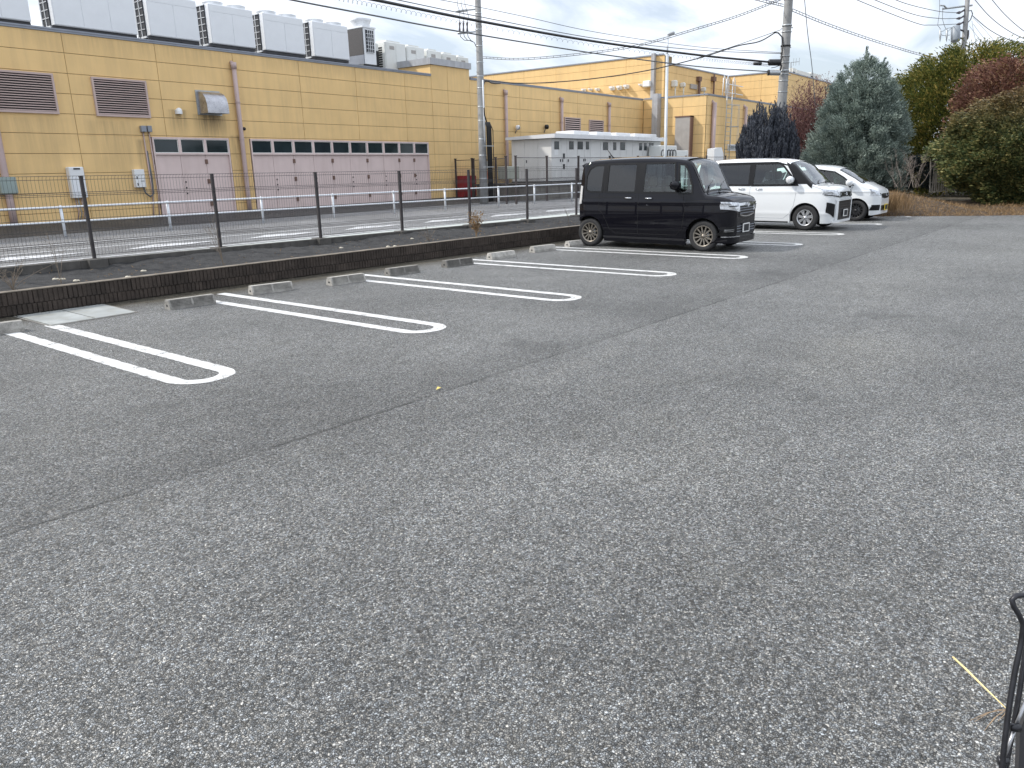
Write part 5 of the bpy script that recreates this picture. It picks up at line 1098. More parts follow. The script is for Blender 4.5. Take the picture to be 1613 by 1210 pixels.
for k, (u, v) in enumerate(((86, 440.5), (97, 440.5), (119, 443), (225, 427.5), (203, 437.5), (537, 391), (611, 389), (623, 388.5), (649, 376.5), (753, 366))):
    s_, t_ = sOf(u, v, .29); x, y, z = CF(s_, min(max(t_, .18), 1.4), .285); mb = MB(); mb.lathe([(.001, .028), (.022, .022), (.034, .008), (.028, 0)], n=8, o=(x, y, z)); mb.lathe([(.001, .02), (.018, .014), (.022, 0)], n=7, o=(x + .045, y + .02, z))
    solo('pale_litter', mb, m_litter, 'small pale scrap lying on the dark soil bank behind the curb wall', 'litter', (x, y, z), 'pale scraps on the soil bank')
# gravel and crumbs along the curb foot (stuff)
m_grit = leafmat('grit', [(.2, (.05, .045, .04)), (.9, (.24, .20, .15))], .9, 0)
N = 6000; s_ = rng.uniform(-4, 22, N); t_ = -np.abs(rng.normal(0, .16, N)) - .01
C_ = np.stack([OC[0] + UX[0] * s_ + NX[0] * t_, OC[1] + UX[1] * s_ + NX[1] * t_, np.full(N, .004)], 1); stuff('curb_grit', C_, unit(N) * np.array([1, 1, .3]) + np.array([0, 0, .15]), .014, .010, m_grit)
N = 900; s_ = rng.uniform(-6, 22, N); t_ = rng.uniform(.12, 1.6, N)
C_ = np.stack([OC[0] + UX[0] * s_ + NX[0] * t_, OC[1] + UX[1] * s_ + NX[1] * t_, .27 + .03 * t_], 1); stuff('bank_litter', C_, unit(N) * np.array([1, 1, .5]) + np.array([0, 0, .3]), .05, .008, m_dry)
# fallen leaf and straw on the asphalt
g = G(691, 614); mb = MB(); mb.add([(g[0] - .03, g[1], .006), (g[0] - .005, g[1] - .018, .018), (g[0] + .03, g[1] - .004, .01), (g[0] + .012, g[1] + .02, .02)], [(0, 1, 3), (1, 2, 3)])
solo('fallen_leaf', mb, pm('leaf_yellow', (.62, .48, .12), .6), 'single small yellow leaf lying on the open asphalt', 'leaf', tuple(g))
t = thing('straw', 'dry pale straw with fine side stems lying on the asphalt at the lower right', 'straw', tuple(G(1540, 1075)))
a, b = G(1501, 1035, .01), G(1586, 1117, .01); mb = MB(); mb.tube([a, a + (b - a) * .3 + np.array([.0, .003, .004]), a + (b - a) * .6, b], [.0032, .0036, .0028, .0016], 6); part('stem', mb, pm('straw_yellow', (.78, .62, .30), .6), t)
mb = MB(); rd = random.Random(4); b0 = G(1585, 1118, .012)
for (u, v) in ((1550, 1152), (1560, 1140), (1535, 1137), (1545, 1128), (1572, 1136), (1590, 1125), (1528, 1135)):
    e = G(u, v, .008); m_ = (b0 + e) / 2 + np.array([rd.gauss(0, .008), rd.gauss(0, .008), .006]); mb.tube([b0, m_, e], [.0012, .001, .0006], 4)
part('side_stems', mb, m_stalk, t)

# ================================================================== FOREGROUND: black tubular rack of a cart at the right edge
DR = 1.45
def R3(u, v, d=DR): return D(u, v, d)
m_tube = pm('black_tube', (.022, .022, .026), .35, .5, var=.4, vs=40, coat=.3)
gr = G(1640, 1230, 0)
t = thing('folding_cart', 'black tubular frame of a folding cart with a hooked top at the lower right edge', 'cart', (float(gr[0]), float(gr[1]), 0))
def down(p, k=.0): q = np.array(p); return (q[0] + k, q[1] - k, .03)
e1, e2 = R3(1572, 1250), R3(1576, 1250, 1.47)
mb = MB(); pts = [R3(u, v) for u, v in ((1563, 1290), (1578, 1210), (1583, 1165), (1588.8, 1119), (1594, 1086), (1599.6, 1054), (1608, 1016), (1612, 985), (1605, 968), (1597, 956), (1594, 945), (1601, 938.5), (1613, 937.5), (1630, 945), (1640, 975))]
low = pts[0].copy(); low[2] = .02; mb.tube([low] + pts, .0052, 10); part('outer_tube', mb, m_tube, t)
mb = MB(); pts = [R3(u, v, 1.47) for u, v in ((1570, 1290), (1584, 1210), (1591, 1175), (1598, 1136), (1606, 1090), (1612, 1050), (1618, 1010), (1630, 990))]; low = pts[0].copy(); low[2] = .02; mb.tube([low] + pts, .0048, 10); part('inner_tube', mb, m_tube, t)
mb = MB(); mb.tube([R3(1582, 1193, 1.46), R3(1590, 1171, 1.46), R3(1599, 1148, 1.46)], .0035, 8); mb.tube([R3(1600, 1143, 1.46), R3(1607, 1127, 1.46), R3(1620, 1095, 1.46)], .0035, 8); part('strut', mb, pm('cart_strut', (.45, .45, .46), .3, .8), t)
for (u, v) in ((1599, 1146), (1580, 1199)): c = R3(u, v, 1.455); mb = MB(); mb.tube([c + np.array([-.004, .008, 0]), c + np.array([.004, -.008, 0])], .008, 8); part('rivet', mb, m_tube, t)
q = [R3(1601, 1290, 1.52), R3(1607, 1150, 1.52), R3(1640, 1060, 1.52), R3(1700, 1290, 1.52)]
mb = MB(); off_ = M[:, 2] * .012; mb.add([tuple(p) for p in q] + [tuple(p + off_) for p in q], [(0, 1, 2, 3), (7, 6, 5, 4), (0, 4, 5, 1), (1, 5, 6, 2), (2, 6, 7, 3), (3, 7, 4, 0)]); part('fabric_side', mb, pm('cart_fabric', (.03, .03, .032), .8, bmp=.002, bs=400), t)
mb = MB(); lw_ = R3(1640, 1290, 1.5); mb.tube([(lw_[0], lw_[1], .04), (lw_[0] + .03, lw_[1] - .3, .04)], .04, 12); part('wheel', mb, m_black, t)

# ================================================================== CARS
def pchip(xs, ys):
    xs = np.array(xs, float); ys = np.array(ys, float); h = np.diff(xs); dl = np.diff(ys) / h; m = np.zeros(len(xs)); m[0], m[-1] = dl[0], dl[-1]
    for i in range(1, len(xs) - 1):
        if dl[i - 1] * dl[i] > 0: w1, w2 = 2 * h[i] + h[i - 1], h[i] + 2 * h[i - 1]; m[i] = (w1 + w2) / (w1 / dl[i - 1] + w2 / dl[i])
    def f(x):
        x = np.clip(x, xs[0], xs[-1]); i = np.clip(np.searchsorted(xs, x) - 1, 0, len(h) - 1); t_ = (x - xs[i]) / h[i]
        return (2 * t_ ** 3 - 3 * t_ ** 2 + 1) * ys[i] + (t_ ** 3 - 2 * t_ ** 2 + t_) * h[i] * m[i] + (-2 * t_ ** 3 + 3 * t_ ** 2) * ys[i + 1] + (t_ ** 3 - t_ ** 2) * h[i] * m[i + 1]
    return f
def paint(name, col, rough=.25, metal=0., flake=0):
    m, t, b = newmat(name); b.inputs['Base Color'].default_value = (*col, 1); b.inputs['Roughness'].default_value = rough; b.inputs['Metallic'].default_value = metal
    b.inputs['Coat Weight'].default_value = .85 if sum(col) < .1 else 1.; b.inputs['Coat Roughness'].default_value = .015; b.inputs['Coat IOR'].default_value = 1.42 if sum(col) < .1 else 1.5; b.inputs['Specular IOR Level'].default_value = .0 if sum(col) < .1 else .4; return m
m_bp = paint('black_car_paint', (.006, .006, .009), .3); m_wp = paint('white_car_paint', (.72, .74, .75), .35)
m_bt = pm('tyre_rubber', (.022, .022, .023), .8, var=.2, vs=20); m_trim = pm('black_trim', (.009, .009, .010), .35, spec=.25); m_chrome = pm('chrome', (.62, .63, .65), .12, 1., var=.02)
m_rim1 = pm('bronze_rim', (.26, .235, .20), .38, .75, var=.05); m_rim2 = pm('silver_rim', (.60, .61, .63), .3, .8, var=.04); m_rim3 = pm('black_rim', (.03, .03, .032), .35, .3)
m_lamp = pm('lamp_reflector', (.55, .57, .60), .12, .7, var=.5, vs=30, local=True); m_redl_ = pm('tail_lens', (.22, .01, .012), .2); m_seat = pm('seat_cloth', (.10, .09, .085), .9); m_seatp = pm('seat_cloth_pale', (.30, .28, .25), .9); m_under = pm('underbody', (.012, .012, .012), .9)
m_plw = pm('plate_white', (.72, .72, .70), .5); m_ply = pm('plate_yellow', (.72, .52, .05), .5); m_sticker = pm('sticker', (.55, .60, .62), .5)
def glassmat(name, tint, tr):
    m, t, b = newmat(name); t.nodes.remove(b); gl = nd(t, 'ShaderNodeBsdfGlossy', {'Roughness': .01}); gl.inputs[0].default_value = (1, 1, 1, 1)
    tp = nd(t, 'ShaderNodeBsdfTransparent'); tp.inputs[0].default_value = (*[c * tr for c in tint], 1); fr = nd(t, 'ShaderNodeFresnel', {'IOR': 1.52})
    mx_ = nd(t, 'ShaderNodeMixShader', {0: mathn(t, 'ADD', mathn(t, 'MULTIPLY', fr.outputs[0], 1.25, True), .015, True)}); t.links.new(tp.outputs[0], mx_.inputs[1]); t.links.new(gl.outputs[0], mx_.inputs[2]); t.links.new(mx_.outputs[0], t.nodes['Material Output'].inputs[0]); return m
m_clear = glassmat('windscreen_glass', (.86, 1., .95), .92); m_priv = glassmat('privacy_glass', (.5, .55, .6), .16)

class Car:
    def __init__(s, name, label, cat, loc, rz, L_f, L_r, WB, Wd, R, top, belt, tumble, bodym, flr=.17, rroof=.10, crown=.04, nose=.30, nosek=.16, tailk=.06, tw=.165, group=None):
        s.t = thing(name, label, cat, loc, rz, group, world=False); s.xf, s.xr, s.WB, s.hw, s.R = L_f, -WB - L_r, WB, Wd / 2, R
        s.top = pchip(*zip(*sorted(top))); s.belt, s.tum, s.bm, s.flr, s.rr, s.cr, s.nose, s.nosek, s.tailk, s.tw = belt, tumble, bodym, flr, rroof, crown, nose, nosek, tailk, tw
        s.arch = R + .055
    def w(s, x):
        q = max(0, (x - (s.xf - s.nose)) / s.nose); p = max(0, ((s.xr + .18) - x) / .18); return s.hw * (1 - s.nosek * .62 * q ** 2.6 - .03 * q - .20 * q ** 11 - s.tailk * p ** 2)
    def zb(s, x):
        z = s.flr + .03 * max(0, (x - s.xf + .15) / .15) + .05 * max(0, (s.xr + .2 - x) / .2)
        for xw in (0, -s.WB):
            d = abs(x - xw)
            if d < s.arch: z = max(z, s.R * .98 + math.sqrt(s.arch ** 2 - d ** 2) * 1.0 - .0)
        return z
    def side(s, x, z):                                     # half width at (x, z)
        w_ = s.w(x); y = w_
        zr = .62
        if z < zr: y -= .045 * ((zr - z) / .45) ** 2
        elif z < s.belt: y -= .024 * ((z - zr) / (s.belt - zr)) ** 2
        else: y -= .024 + s.tum * (z - s.belt) + .05 * (z - s.belt) ** 2
        y += .011 * math.exp(-((z - s.belt + .13) / .030) ** 2) * (1 if z < s.belt - .13 else .75) + .010 * math.exp(-((z - .40) / .045) ** 2)
        return y
    def section(s, x):
        zt_, zb_ = float(s.top(x)), s.zb(x); cr = s.cr * (1 if zt_ > s.belt + .3 else .8); r = min(s.rr if zt_ > s.belt + .25 else .075, (zt_ - zb_) * .3); ze = zt_ - cr - r; P = []
        for i in range(43): z = zb_ + (ze - zb_) * i / 42; P.append((s.side(x, z), z))
        y0 = s.side(x, ze)
        for i in range(1, 7): a = math.pi / 2 * i / 6; P.append((y0 - r * (1 - math.cos(a)), ze + r * math.sin(a)))
        y1 = y0 - r; s_y1 = y1
        for i in range(1, 9): f = 1 - i / 8; P.append((y1 * f, zt_ - cr * f * f))
        return P, y1
    def ztop(s, x, y):
        zt_ = float(s.top(x)); P, y1 = s.section(x); cr = s.cr * (1 if zt_ > s.belt + .3 else .8); f = abs(y) / y1
        if f <= 1: return zt_ - cr * f * f
        r = min(s.rr if zt_ > s.belt + .25 else .075, .3); u = min(1, (abs(y) - y1) / r); return zt_ - cr - r * (1 - math.sqrt(max(0, 1 - u * u)))
    def build(s, holes, wsx, wsy):
        xs = list(np.arange(s.xr, s.xf, .04)) + [s.xf]
        for xw in (0, -s.WB):
            for k in range(0, 31): xs.append(xw + s.arch * math.cos(math.pi * k / 30))
            xs += [xw + s.arch + .003, xw - s.arch - .003]
        xs += [s.xf - d for d in (.004, .009, .015, .022, .03, .045, .06, .075, .09, .11)] + [s.xr + d for d in (.01, .02)]
        xs = sorted(set(round(x, 4) for x in xs if s.xr <= x <= s.xf)); mb = MB(); rows = []
        for x in xs: rows.append(s.section(x)[0])
        n = len(rows[0]); inpoly = lambda x, z, pl: sum(((pl[i][1] > z) != (pl[i - 1][1] > z)) and (x < (pl[i - 1][0] - pl[i][0]) * (z - pl[i][1]) / (pl[i - 1][1] - pl[i][1]) + pl[i][0]) for i in range(len(pl))) % 2
        for sg in (-1, 1):
            vs = []; 
            for x, r in zip(xs, rows): vs += [(x, sg * y, z) for y, z in r]
            fs = []
            for i in range(len(xs) - 1):
                for k in range(n - 1):
                    xm = (xs[i] + xs[i + 1]) / 2; ym = (rows[i][k][0] + rows[i][k + 1][0]) / 2; zm = (rows[i][k][1] + rows[i + 1][k][1] + rows[i][k + 1][1] + rows[i + 1][k + 1][1]) / 4
                    if k < 43 and any(inpoly(xm, zm, pl) for pl in holes): continue
                    if wsx[0] < xm < wsx[1] and ym < wsy: continue
                    q = (i * n + k, (i + 1) * n + k, (i + 1) * n + k + 1, i * n + k + 1); fs.append(q if sg < 0 else q[::-1])
            mb.add(vs, fs, 0, True)
            # lower return flange under the sill
            lo = [(x, sg * (r[0][0]), r[0][1]) for x, r in zip(xs, rows)] + [(x, sg * (r[0][0] - .06), r[0][1]) for x, r in zip(xs, rows)]; m_ = len(xs)
            mb.add(lo, [(i, i + 1, m_ + i + 1, m_ + i) if sg > 0 else (i + 1, i, m_ + i, m_ + i + 1) for i in range(m_ - 1)], 0, False)
        for x, r, fl in ((xs[0], rows[0], 0), (xs[-1], rows[-1], 1)):
            vs = [(x, y, z) for y, z in r] + [(x, -y, z) for y, z in r[::-1]][1:]; mb.add(vs, [tuple(range(len(vs))) if fl else tuple(range(len(vs) - 1, -1, -1))], 0, False)
        s.body = part('body', mb, s.bm, s.t)
        hw = s.hw
        mb = MB(); mb.box(s.xr + .12, -hw + .2, .2, s.xf - .15, hw - .2, .50); mb.box(-s.WB + s.arch + .05, -hw + .07, .2, -s.arch - .05, hw - .07, .42); mb.box(-s.arch - .05, -hw + .22, .3, s.arch + .08, hw - .22, s.arch + s.R + .02); mb.box(-s.WB - s.arch, -hw + .22, .3, -s.WB + s.arch, hw - .22, s.arch + s.R); part('underbody', mb, m_under, s.t)
    def wheel(s, rimm, spokes, style, rimr):
        R, tw = s.R, s.tw
        for xw in (0, -s.WB):
            for sg in (-1, 1):
                yo = sg * (s.hw - .035); yi = yo - sg * tw; d = lambda k: yo - sg * k
                mb = MB(); o = (xw, 0, R)
                mb.lathe([(rimr, d(.012)), (R - .05, d(0.0)), (R - .018, d(.008)), (R - .004, d(.025)), (R, d(.05)), (R, d(tw - .05)), (R - .01, d(tw - .01)), (R - .05, d(tw)), (rimr, d(tw))], axis='y', n=40, o=o)
                ty = part('tyre', mb, m_bt, s.t); ty['label'] = 'front tyre' if xw == 0 else 'rear tyre'
                mb = MB(); mb.lathe([(rimr + .002, d(.010)), (rimr - .012, d(.008)), (rimr - .02, d(.03)), (rimr - .035, d(.12)), (rimr - .035, d(tw))], axis='y', n=36, o=o)
                mb.lathe([(.001, d(.018)), (.03, d(.018)), (.034, d(.03)), (.055, d(.035)), (.06, d(.06)), (.06, d(.1))], axis='y', n=20, o=o)
                for i in range(spokes):
                    for off in ((0,) if style == 'multi' else (-.085, .085)):
                        a = 2 * math.pi * i / spokes + off + .2; wd = .012 if style == 'multi' else .0155; r0, r1 = .045, rimr - .012; ca, sa = math.cos(a), math.sin(a)
                        if style != 'multi': a1 = 2 * math.pi * i / spokes + off * 1.6 + .2
                        else: a1 = a
                        c1, s1 = math.cos(a1), math.sin(a1); q = []
                        for (r_, cc2, ss2, ww, y_) in ((r0, ca, sa, wd * .9, d(.028)), (r1, c1, s1, wd * 1.15, d(.018))):
                            for yy in (y_, y_ - sg * .03): q += [(xw + r_ * cc2 - ss2 * ww, yy, R + r_ * ss2 + cc2 * ww), (xw + r_ * cc2 + ss2 * ww, yy, R + r_ * ss2 - cc2 * ww)]
                        mb.add(q, [(0, 1, 5, 4), (2, 6, 7, 3), (0, 4, 6, 2), (1, 3, 7, 5)])
                for i in range(5 if style != 'multi' else 4): a = i * 2 * math.pi / (5 if style != 'multi' else 4); mb.lathe([(.001, d(.026)), (.008, d(.026)), (.008, d(.04))], axis='y', n=6, o=(xw + .036 * math.cos(a), 0, R + .036 * math.sin(a)))
                part('rim', mb, rimm, ty)
                mb = MB(); mb.lathe([(.001, d(.075)), (.11, d(.075)), (.11, d(.09)), (.001, d(.09))], axis='y', n=20, o=o); mb.lathe([(rimr - .02, d(.13)), (.001, d(.13))], axis='y', n=20, o=o, mi=1); part('brake_disc', mb, [m_galv, m_under], ty)
    def densify(s, poly, st=.05):
        o = []
        for i in range(len(poly)):
            a, b = poly[i], poly[(i + 1) % len(poly)]; n = max(1, int(math.hypot(a[0] - b[0], a[1] - b[1]) / st)); o += [(a[0] + (b[0] - a[0]) * j / n, a[1] + (b[1] - a[1]) * j / n) for j in range(n)]
        return o
    def sidepatch(s, nm, poly, m, off=.004, sides=(-1, 1), parent=None, label=None):
        """panel lying on the side of the car, outline in (x, z)"""
        res = None; zs = sorted(set([round(p[1], 4) for p in poly] + [min(p[1] for p in poly) + (max(p[1] for p in poly) - min(p[1] for p in poly)) * k / 9 for k in range(10)])); rows = []
        for z in zs:
            zz = min(max(z, zs[0] + 1e-4), zs[-1] - 1e-4); cx = []
            for i in range(len(poly)):
                (xa, za), (xb, zb_) = poly[i - 1], poly[i]
                if (za > zz) != (zb_ > zz): cx.append(xa + (xb - xa) * (zz - za) / (zb_ - za))
            if len(cx) >= 2: rows.append((z, min(cx), max(cx)))
        for sg in sides:
            mb = MB(); nx = 8; vs = []
            for z, xa, xb in rows: vs += [(xa + (xb - xa) * j / nx, sg * (s.side(xa + (xb - xa) * j / nx, z) + off), z) for j in range(nx + 1)]
            fs = [(i * (nx + 1) + j, i * (nx + 1) + j + 1, (i + 1) * (nx + 1) + j + 1, (i + 1) * (nx + 1) + j) for i in range(len(rows) - 1) for j in range(nx)]; mb.add(vs, fs if sg < 0 else [f[::-1] for f in fs], 0, True)
            if off > .0:
                bd = [i * (nx + 1) for i in range(len(rows))] + [(len(rows) - 1) * (nx + 1) + j for j in range(1, nx + 1)] + [i * (nx + 1) + nx for i in range(len(rows) - 2, -1, -1)] + [j for j in range(nx - 1, 0, -1)]
                v2 = [vs[i] for i in bd] + [(vs[i][0], vs[i][1] - sg * (off + .012), vs[i][2]) for i in bd]; n = len(bd); mb.add(v2, [(i, (i + 1) % n, n + (i + 1) % n, n + i) for i in range(n)])
            res = part(nm, mb, m, parent or s.t, label)
        return res
    def ring(s, nm, outer, inner, m, off=.006, sides=(-1, 1)):
        """frame between two outlines with the same number of corners"""
        for sg in sides:
            mb = MB(); O, I = [], []
            for i in range(len(outer)):
                a, b, c, d = outer[i], outer[(i + 1) % len(outer)], inner[i], inner[(i + 1) % len(inner)]; k = max(1, int(math.hypot(a[0] - b[0], a[1] - b[1]) / .06))
                for j in range(k): f = j / k; O.append((a[0] + (b[0] - a[0]) * f, a[1] + (b[1] - a[1]) * f)); I.append((c[0] + (d[0] - c[0]) * f, c[1] + (d[1] - c[1]) * f))
            n = len(O); vs = [(x, sg * (s.side(x, z) + off), z) for x, z in O] + [(x, sg * (s.side(x, z) + off), z) for x, z in I] + [(x, sg * (s.side(x, z) - .03), z) for x, z in O] + [(x, sg * (s.side(x, z) - .03), z) for x, z in I]
            mb.add(vs, [(i, (i + 1) % n, n + (i + 1) % n, n + i) for i in range(n)] + [(2 * n + i, 2 * n + (i + 1) % n, (i + 1) % n, i) for i in range(n)] + [(n + i, n + (i + 1) % n, 3 * n + (i + 1) % n, 3 * n + i) for i in range(n)]); part(nm, mb, m, s.t)
    def line(s, nm, pts, m, r=.004, sides=(-1, 1), off=-.0005):
        for sg in sides:
            P = []
            for a, b in zip(pts, pts[1:]):
                k = max(1, int(math.hypot(a[0] - b[0], a[1] - b[1]) / .06)); P += [(a[0] + (b[0] - a[0]) * j / k, a[1] + (b[1] - a[1]) * j / k) for j in range(k)]
            P.append(pts[-1]); mb = MB(); mb.tube([(x, sg * (s.side(x, z) + off), z) for x, z in P], r, 4); part(nm, mb, m, s.t)
    def fx(s, y, z):
        """x of the front face at (y, z)"""
        lo, hi = s.xf - s.nose - .35, s.xf
        ok = lambda x: s.side(x, z) >= abs(y) and s.ztop(x, y) >= z
        if ok(hi): return hi
        for _ in range(18):
            m_ = (lo + hi) / 2
            if ok(m_): lo = m_
            else: hi = m_
        return lo
    def front(s, nm, ys, ztopf, zbotf, m, off=.008, nz=5, parent=None, mirror=False, dep=.03):
        r_ = None
        for sg in ((1, -1) if mirror else (1,)):
            mb = MB(); vs = []; n = len(ys)
            for o_ in (off, off - dep):
                for y in ys:
                    for k in range(nz + 1):
                        z0, z1 = zbotf(y), ztopf(y); z = z0 + (z1 - z0) * k / nz; x = s.fx(y, z)
                        nx_ = Vector((1, .0, 0)) if abs(y) < s.w(s.xf) * .93 else Vector((.6, .8 * (1 if y > 0 else -1), 0)); vs.append((x + nx_.x * o_, sg * (y + nx_.y * o_), z))
            k1 = nz + 1; fs = [(i * k1 + k, (i + 1) * k1 + k, (i + 1) * k1 + k + 1, i * k1 + k + 1) for i in range(n - 1) for k in range(nz)]; o2_ = n * k1
            for i in range(n - 1): fs += [(i * k1, o2_ + i * k1, o2_ + (i + 1) * k1, (i + 1) * k1), (i * k1 + nz, (i + 1) * k1 + nz, o2_ + (i + 1) * k1 + nz, o2_ + i * k1 + nz)]
            for i in (0, n - 1):
                for k in range(nz): fs.append((i * k1 + k, i * k1 + k + 1, o2_ + i * k1 + k + 1, o2_ + i * k1 + k))
            mb.add(vs, fs, 0, False); r_ = part(nm, mb, m, parent or s.t)
        return r_
    def hood_line(s, pts, r=.004):
        for sg in (-1, 1): mb = MB(); mb.tube([(x, sg * y, s.ztop(x, y) - .0005) for x, y in pts], r, 4); part('hood_seam', mb, m_under, s.t)
    def windscreen(s, x0, x1, yb, yt, fr=.05):
        """x0 cowl (front), x1 roof side"""
        def grid(a, b, ya, yb_, off, nx=10, ny=14):
            vs = []
            for i in range(nx + 1):
                f = i / nx; x = a + (b - a) * f; yy = ya + (yb_ - ya) * f
                for j in range(ny + 1): y = -yy + 2 * yy * j / ny; vs.append((x + off, y, s.ztop(x, y) + off))
            return vs, [(i * (ny + 1) + j, i * (ny + 1) + j + 1, (i + 1) * (ny + 1) + j + 1, (i + 1) * (ny + 1) + j) for i in range(nx) for j in range(ny)]
        mb = MB(); vs, fs = grid(x0 - fr * .3, x1 + fr * .3, yb - fr, yt - fr, .004); mb.add(vs, fs, 0, True); wg = part('windscreen', mb, m_clear, s.t)
        mb = MB()
        for (a, b, c, d, e, f_) in ((x0, x0 - fr * .35, -1, 1, yb, yb), (x1, x1 + fr * .35, -1, 1, yt, yt)):
            vs = []
            for i in range(15): y = -1 + 2 * i / 14; vs += [(a + .006, y * e, s.ztop(a, y * e) + .006), (b + .006, y * e, s.ztop(b, y * e) + .006)]
            mb.add(vs, [(2 * i, 2 * i + 1, 2 * i + 3, 2 * i + 2) for i in range(14)])
        for sg in (-1, 1):
            vs = []
            for i in range(13): f = i / 12; x = x0 + (x1 - x0) * f; yy = yb + (yt - yb) * f; vs += [(x + .006, sg * (yy + .03), s.ztop(x, yy + .03) + .006), (x + .006, sg * (yy - fr * .9), s.ztop(x, yy - fr * .9) + .006)]
            mb.add(vs, [(2 * i, 2 * i + 1, 2 * i + 3, 2 * i + 2) for i in range(12)])
        part('windscreen_frame', mb, m_trim, s.t)
        mb = MB(); c_ = x0 + .03
        for (ya, yb2, xx) in ((-.55, -.05, .16), (.0, .5, .14)): mb.tube([(c_ + .01, ya, s.ztop(c_, ya) + .02), (x0 - xx * .4, (ya + yb2) / 2, s.ztop(x0 - xx * .4, (ya + yb2) / 2) + .016), (x0 - .10, yb2, s.ztop(x0 - .10, yb2) + .014)], [.012, .008, .005], 5)
        part('wiper', mb, m_trim, s.t)
        mb = MB(); xm = x1 + .05; mb.bbox(xm - .03, -.10, s.ztop(xm, 0) - .13, xm - .005, .10, s.ztop(xm, 0) - .07, .008); part('rear_view_mirror', mb, m_trim, s.t)
        mb = MB(); ym = -yt + .1; xm = x1 + .06; mb.add([(xm, ym, s.ztop(xm, ym) - .012), (xm, ym + .07, s.ztop(xm, ym + .07) - .012), (xm + .05, ym + .07, s.ztop(xm + .05, ym) - .012), (xm + .05, ym, s.ztop(xm + .05, ym) - .012)], [(0, 1, 2, 3)]); part('sticker', mb, m_sticker, s.t)
    def interior(s, xd, xs_, zb_, seatm):
        hw = s.hw
        mb = MB(); mb.bbox(xd - .32, -hw + .09, .75, xd, hw - .09, zb_ - .06, .05); part('dashboard', mb, m_trim, s.t)
        for y in (-.34, .34):
            mb = MB(); mb.bbox(xs_ - .1, y - .24, .45, xs_ + .45, y + .24, .66, .05); mb.prism([(xs_ - .1, .6), (xs_ + .06, .6), (xs_ - .04, 1.18), (xs_ - .16, 1.18)], y - .23, y + .23, 'xz'); st = part('seat', mb, seatm, s.t)
            mb = MB(); mb.bbox(xs_ - .18, y - .12, 1.2, xs_ - .07, y + .12, 1.40, .03); part('headrest', mb, seatm, st)
        mb = MB(); mb.bbox(-s.WB + .15, -hw + .2, .5, -s.WB + .3, hw - .2, 1.2, .04); part('rear_seat', mb, seatm, s.t)
        mb = MB(); n = 24; pts = [(xd - .42 + .05 * math.sin(a) , -.34 + .18 * math.cos(a), zb_ - .08 + .17 * math.sin(a)) for a in [2 * math.pi * i / n for i in range(n + 1)]]; mb.tube(pts, .014, 6); mb.tube([(xd - .42, -.5, zb_ - .08), (xd - .42, -.18, zb_ - .08)], .014, 5); part('steering_wheel', mb, m_trim, s.t)
    def pillar(s, x0, x1, m):
        for sg in (-1, 1):
            mb = MB(); vs = []; n = 0
            for i in range(15):
                x = x0 + (x1 - x0) * i / 14; P, y1 = s.section(x); Q = P[39:50]; n = len(Q); vs += [(x + .004, sg * (y + .005), z + .005) for y, z in Q]
            mb.add(vs, [(i * n + k, (i + 1) * n + k, (i + 1) * n + k + 1, i * n + k + 1) for i in range(14) for k in range(n - 1)], 0, True); part('pillar_cover', mb, m, s.t)
    def mirror(s, x, z, m, foot=True):
        for sg in (-1, 1):
            y = s.side(x, z); mb = MB(); mb.tube([(x + .03, sg * (y + .02), z + .02), (x + .03, sg * (y + .065), z + .03), (x + .03, sg * (y + .14), z + .035), (x + .03, sg * (y + .21), z + .03), (x + .03, sg * (y + .235), z + .02)], [.05, .085, .09, .08, .045], 12)
            o = part('door_mirror', mb, m, s.t)
            mb = MB(); mb.tube([(x + .02, sg * (y - .02), z - .08), (x + .02, sg * (y + .07), z - .05), (x + .02, sg * (y + .11), z - .02)], [.035, .03, .03], 8); part('mirror_arm', mb, m_trim, o)
            mb = MB(); mb.lathe([(.001, -.0), (.07, 0)], axis='x', n=14, o=(x - .062, sg * (y + .13), z + .033)); part('mirror_glass', mb, m_chrome, o)
    def handle(s, x, z, m, ln=.17):
        for sg in (-1, 1):
            y = s.side(x, z); mb = MB(); mb.tube([(x - ln / 2, sg * (y + .002), z), (x - ln / 2 + .03, sg * (y + .03), z + .004), (x + ln / 2 - .03, sg * (y + .03), z + .004), (x + ln / 2, sg * (y + .002), z)], [.011, .014, .014, .011], 6); part('door_handle', mb, m, s.t)
            mb = MB(); mb.add([(x + .10 * math.cos(a), sg * (y + .0015), z - .012 + .035 * math.sin(a)) for a in [2 * math.pi * i / 14 for i in range(14)]], [tuple(range(14))]); part('handle_cup', mb, m_under if s.bm == m_bp else m_unit, s.t)
    def plate(s, y, z, m, w_=.33, h_=.165):
        x = s.xf + .03; mb = MB(); mb.box(x, y - w_ / 2, z - h_ / 2, x + .012, y + w_ / 2, z + h_ / 2); p_ = part('number_plate', mb, m, s.t)
        mb = MB(); mb.box(x + .0125, y - w_ * .38, z - h_ * .38, x + .016, y + w_ * .38, z + h_ * .38); part('black_cover', mb, m_dark, p_)
        mb = MB(); mb.box(x - .06, y - w_ * .3, z - .04, x - .001, y + w_ * .3, z + .04); part('plate_holder', mb, m_trim, p_)

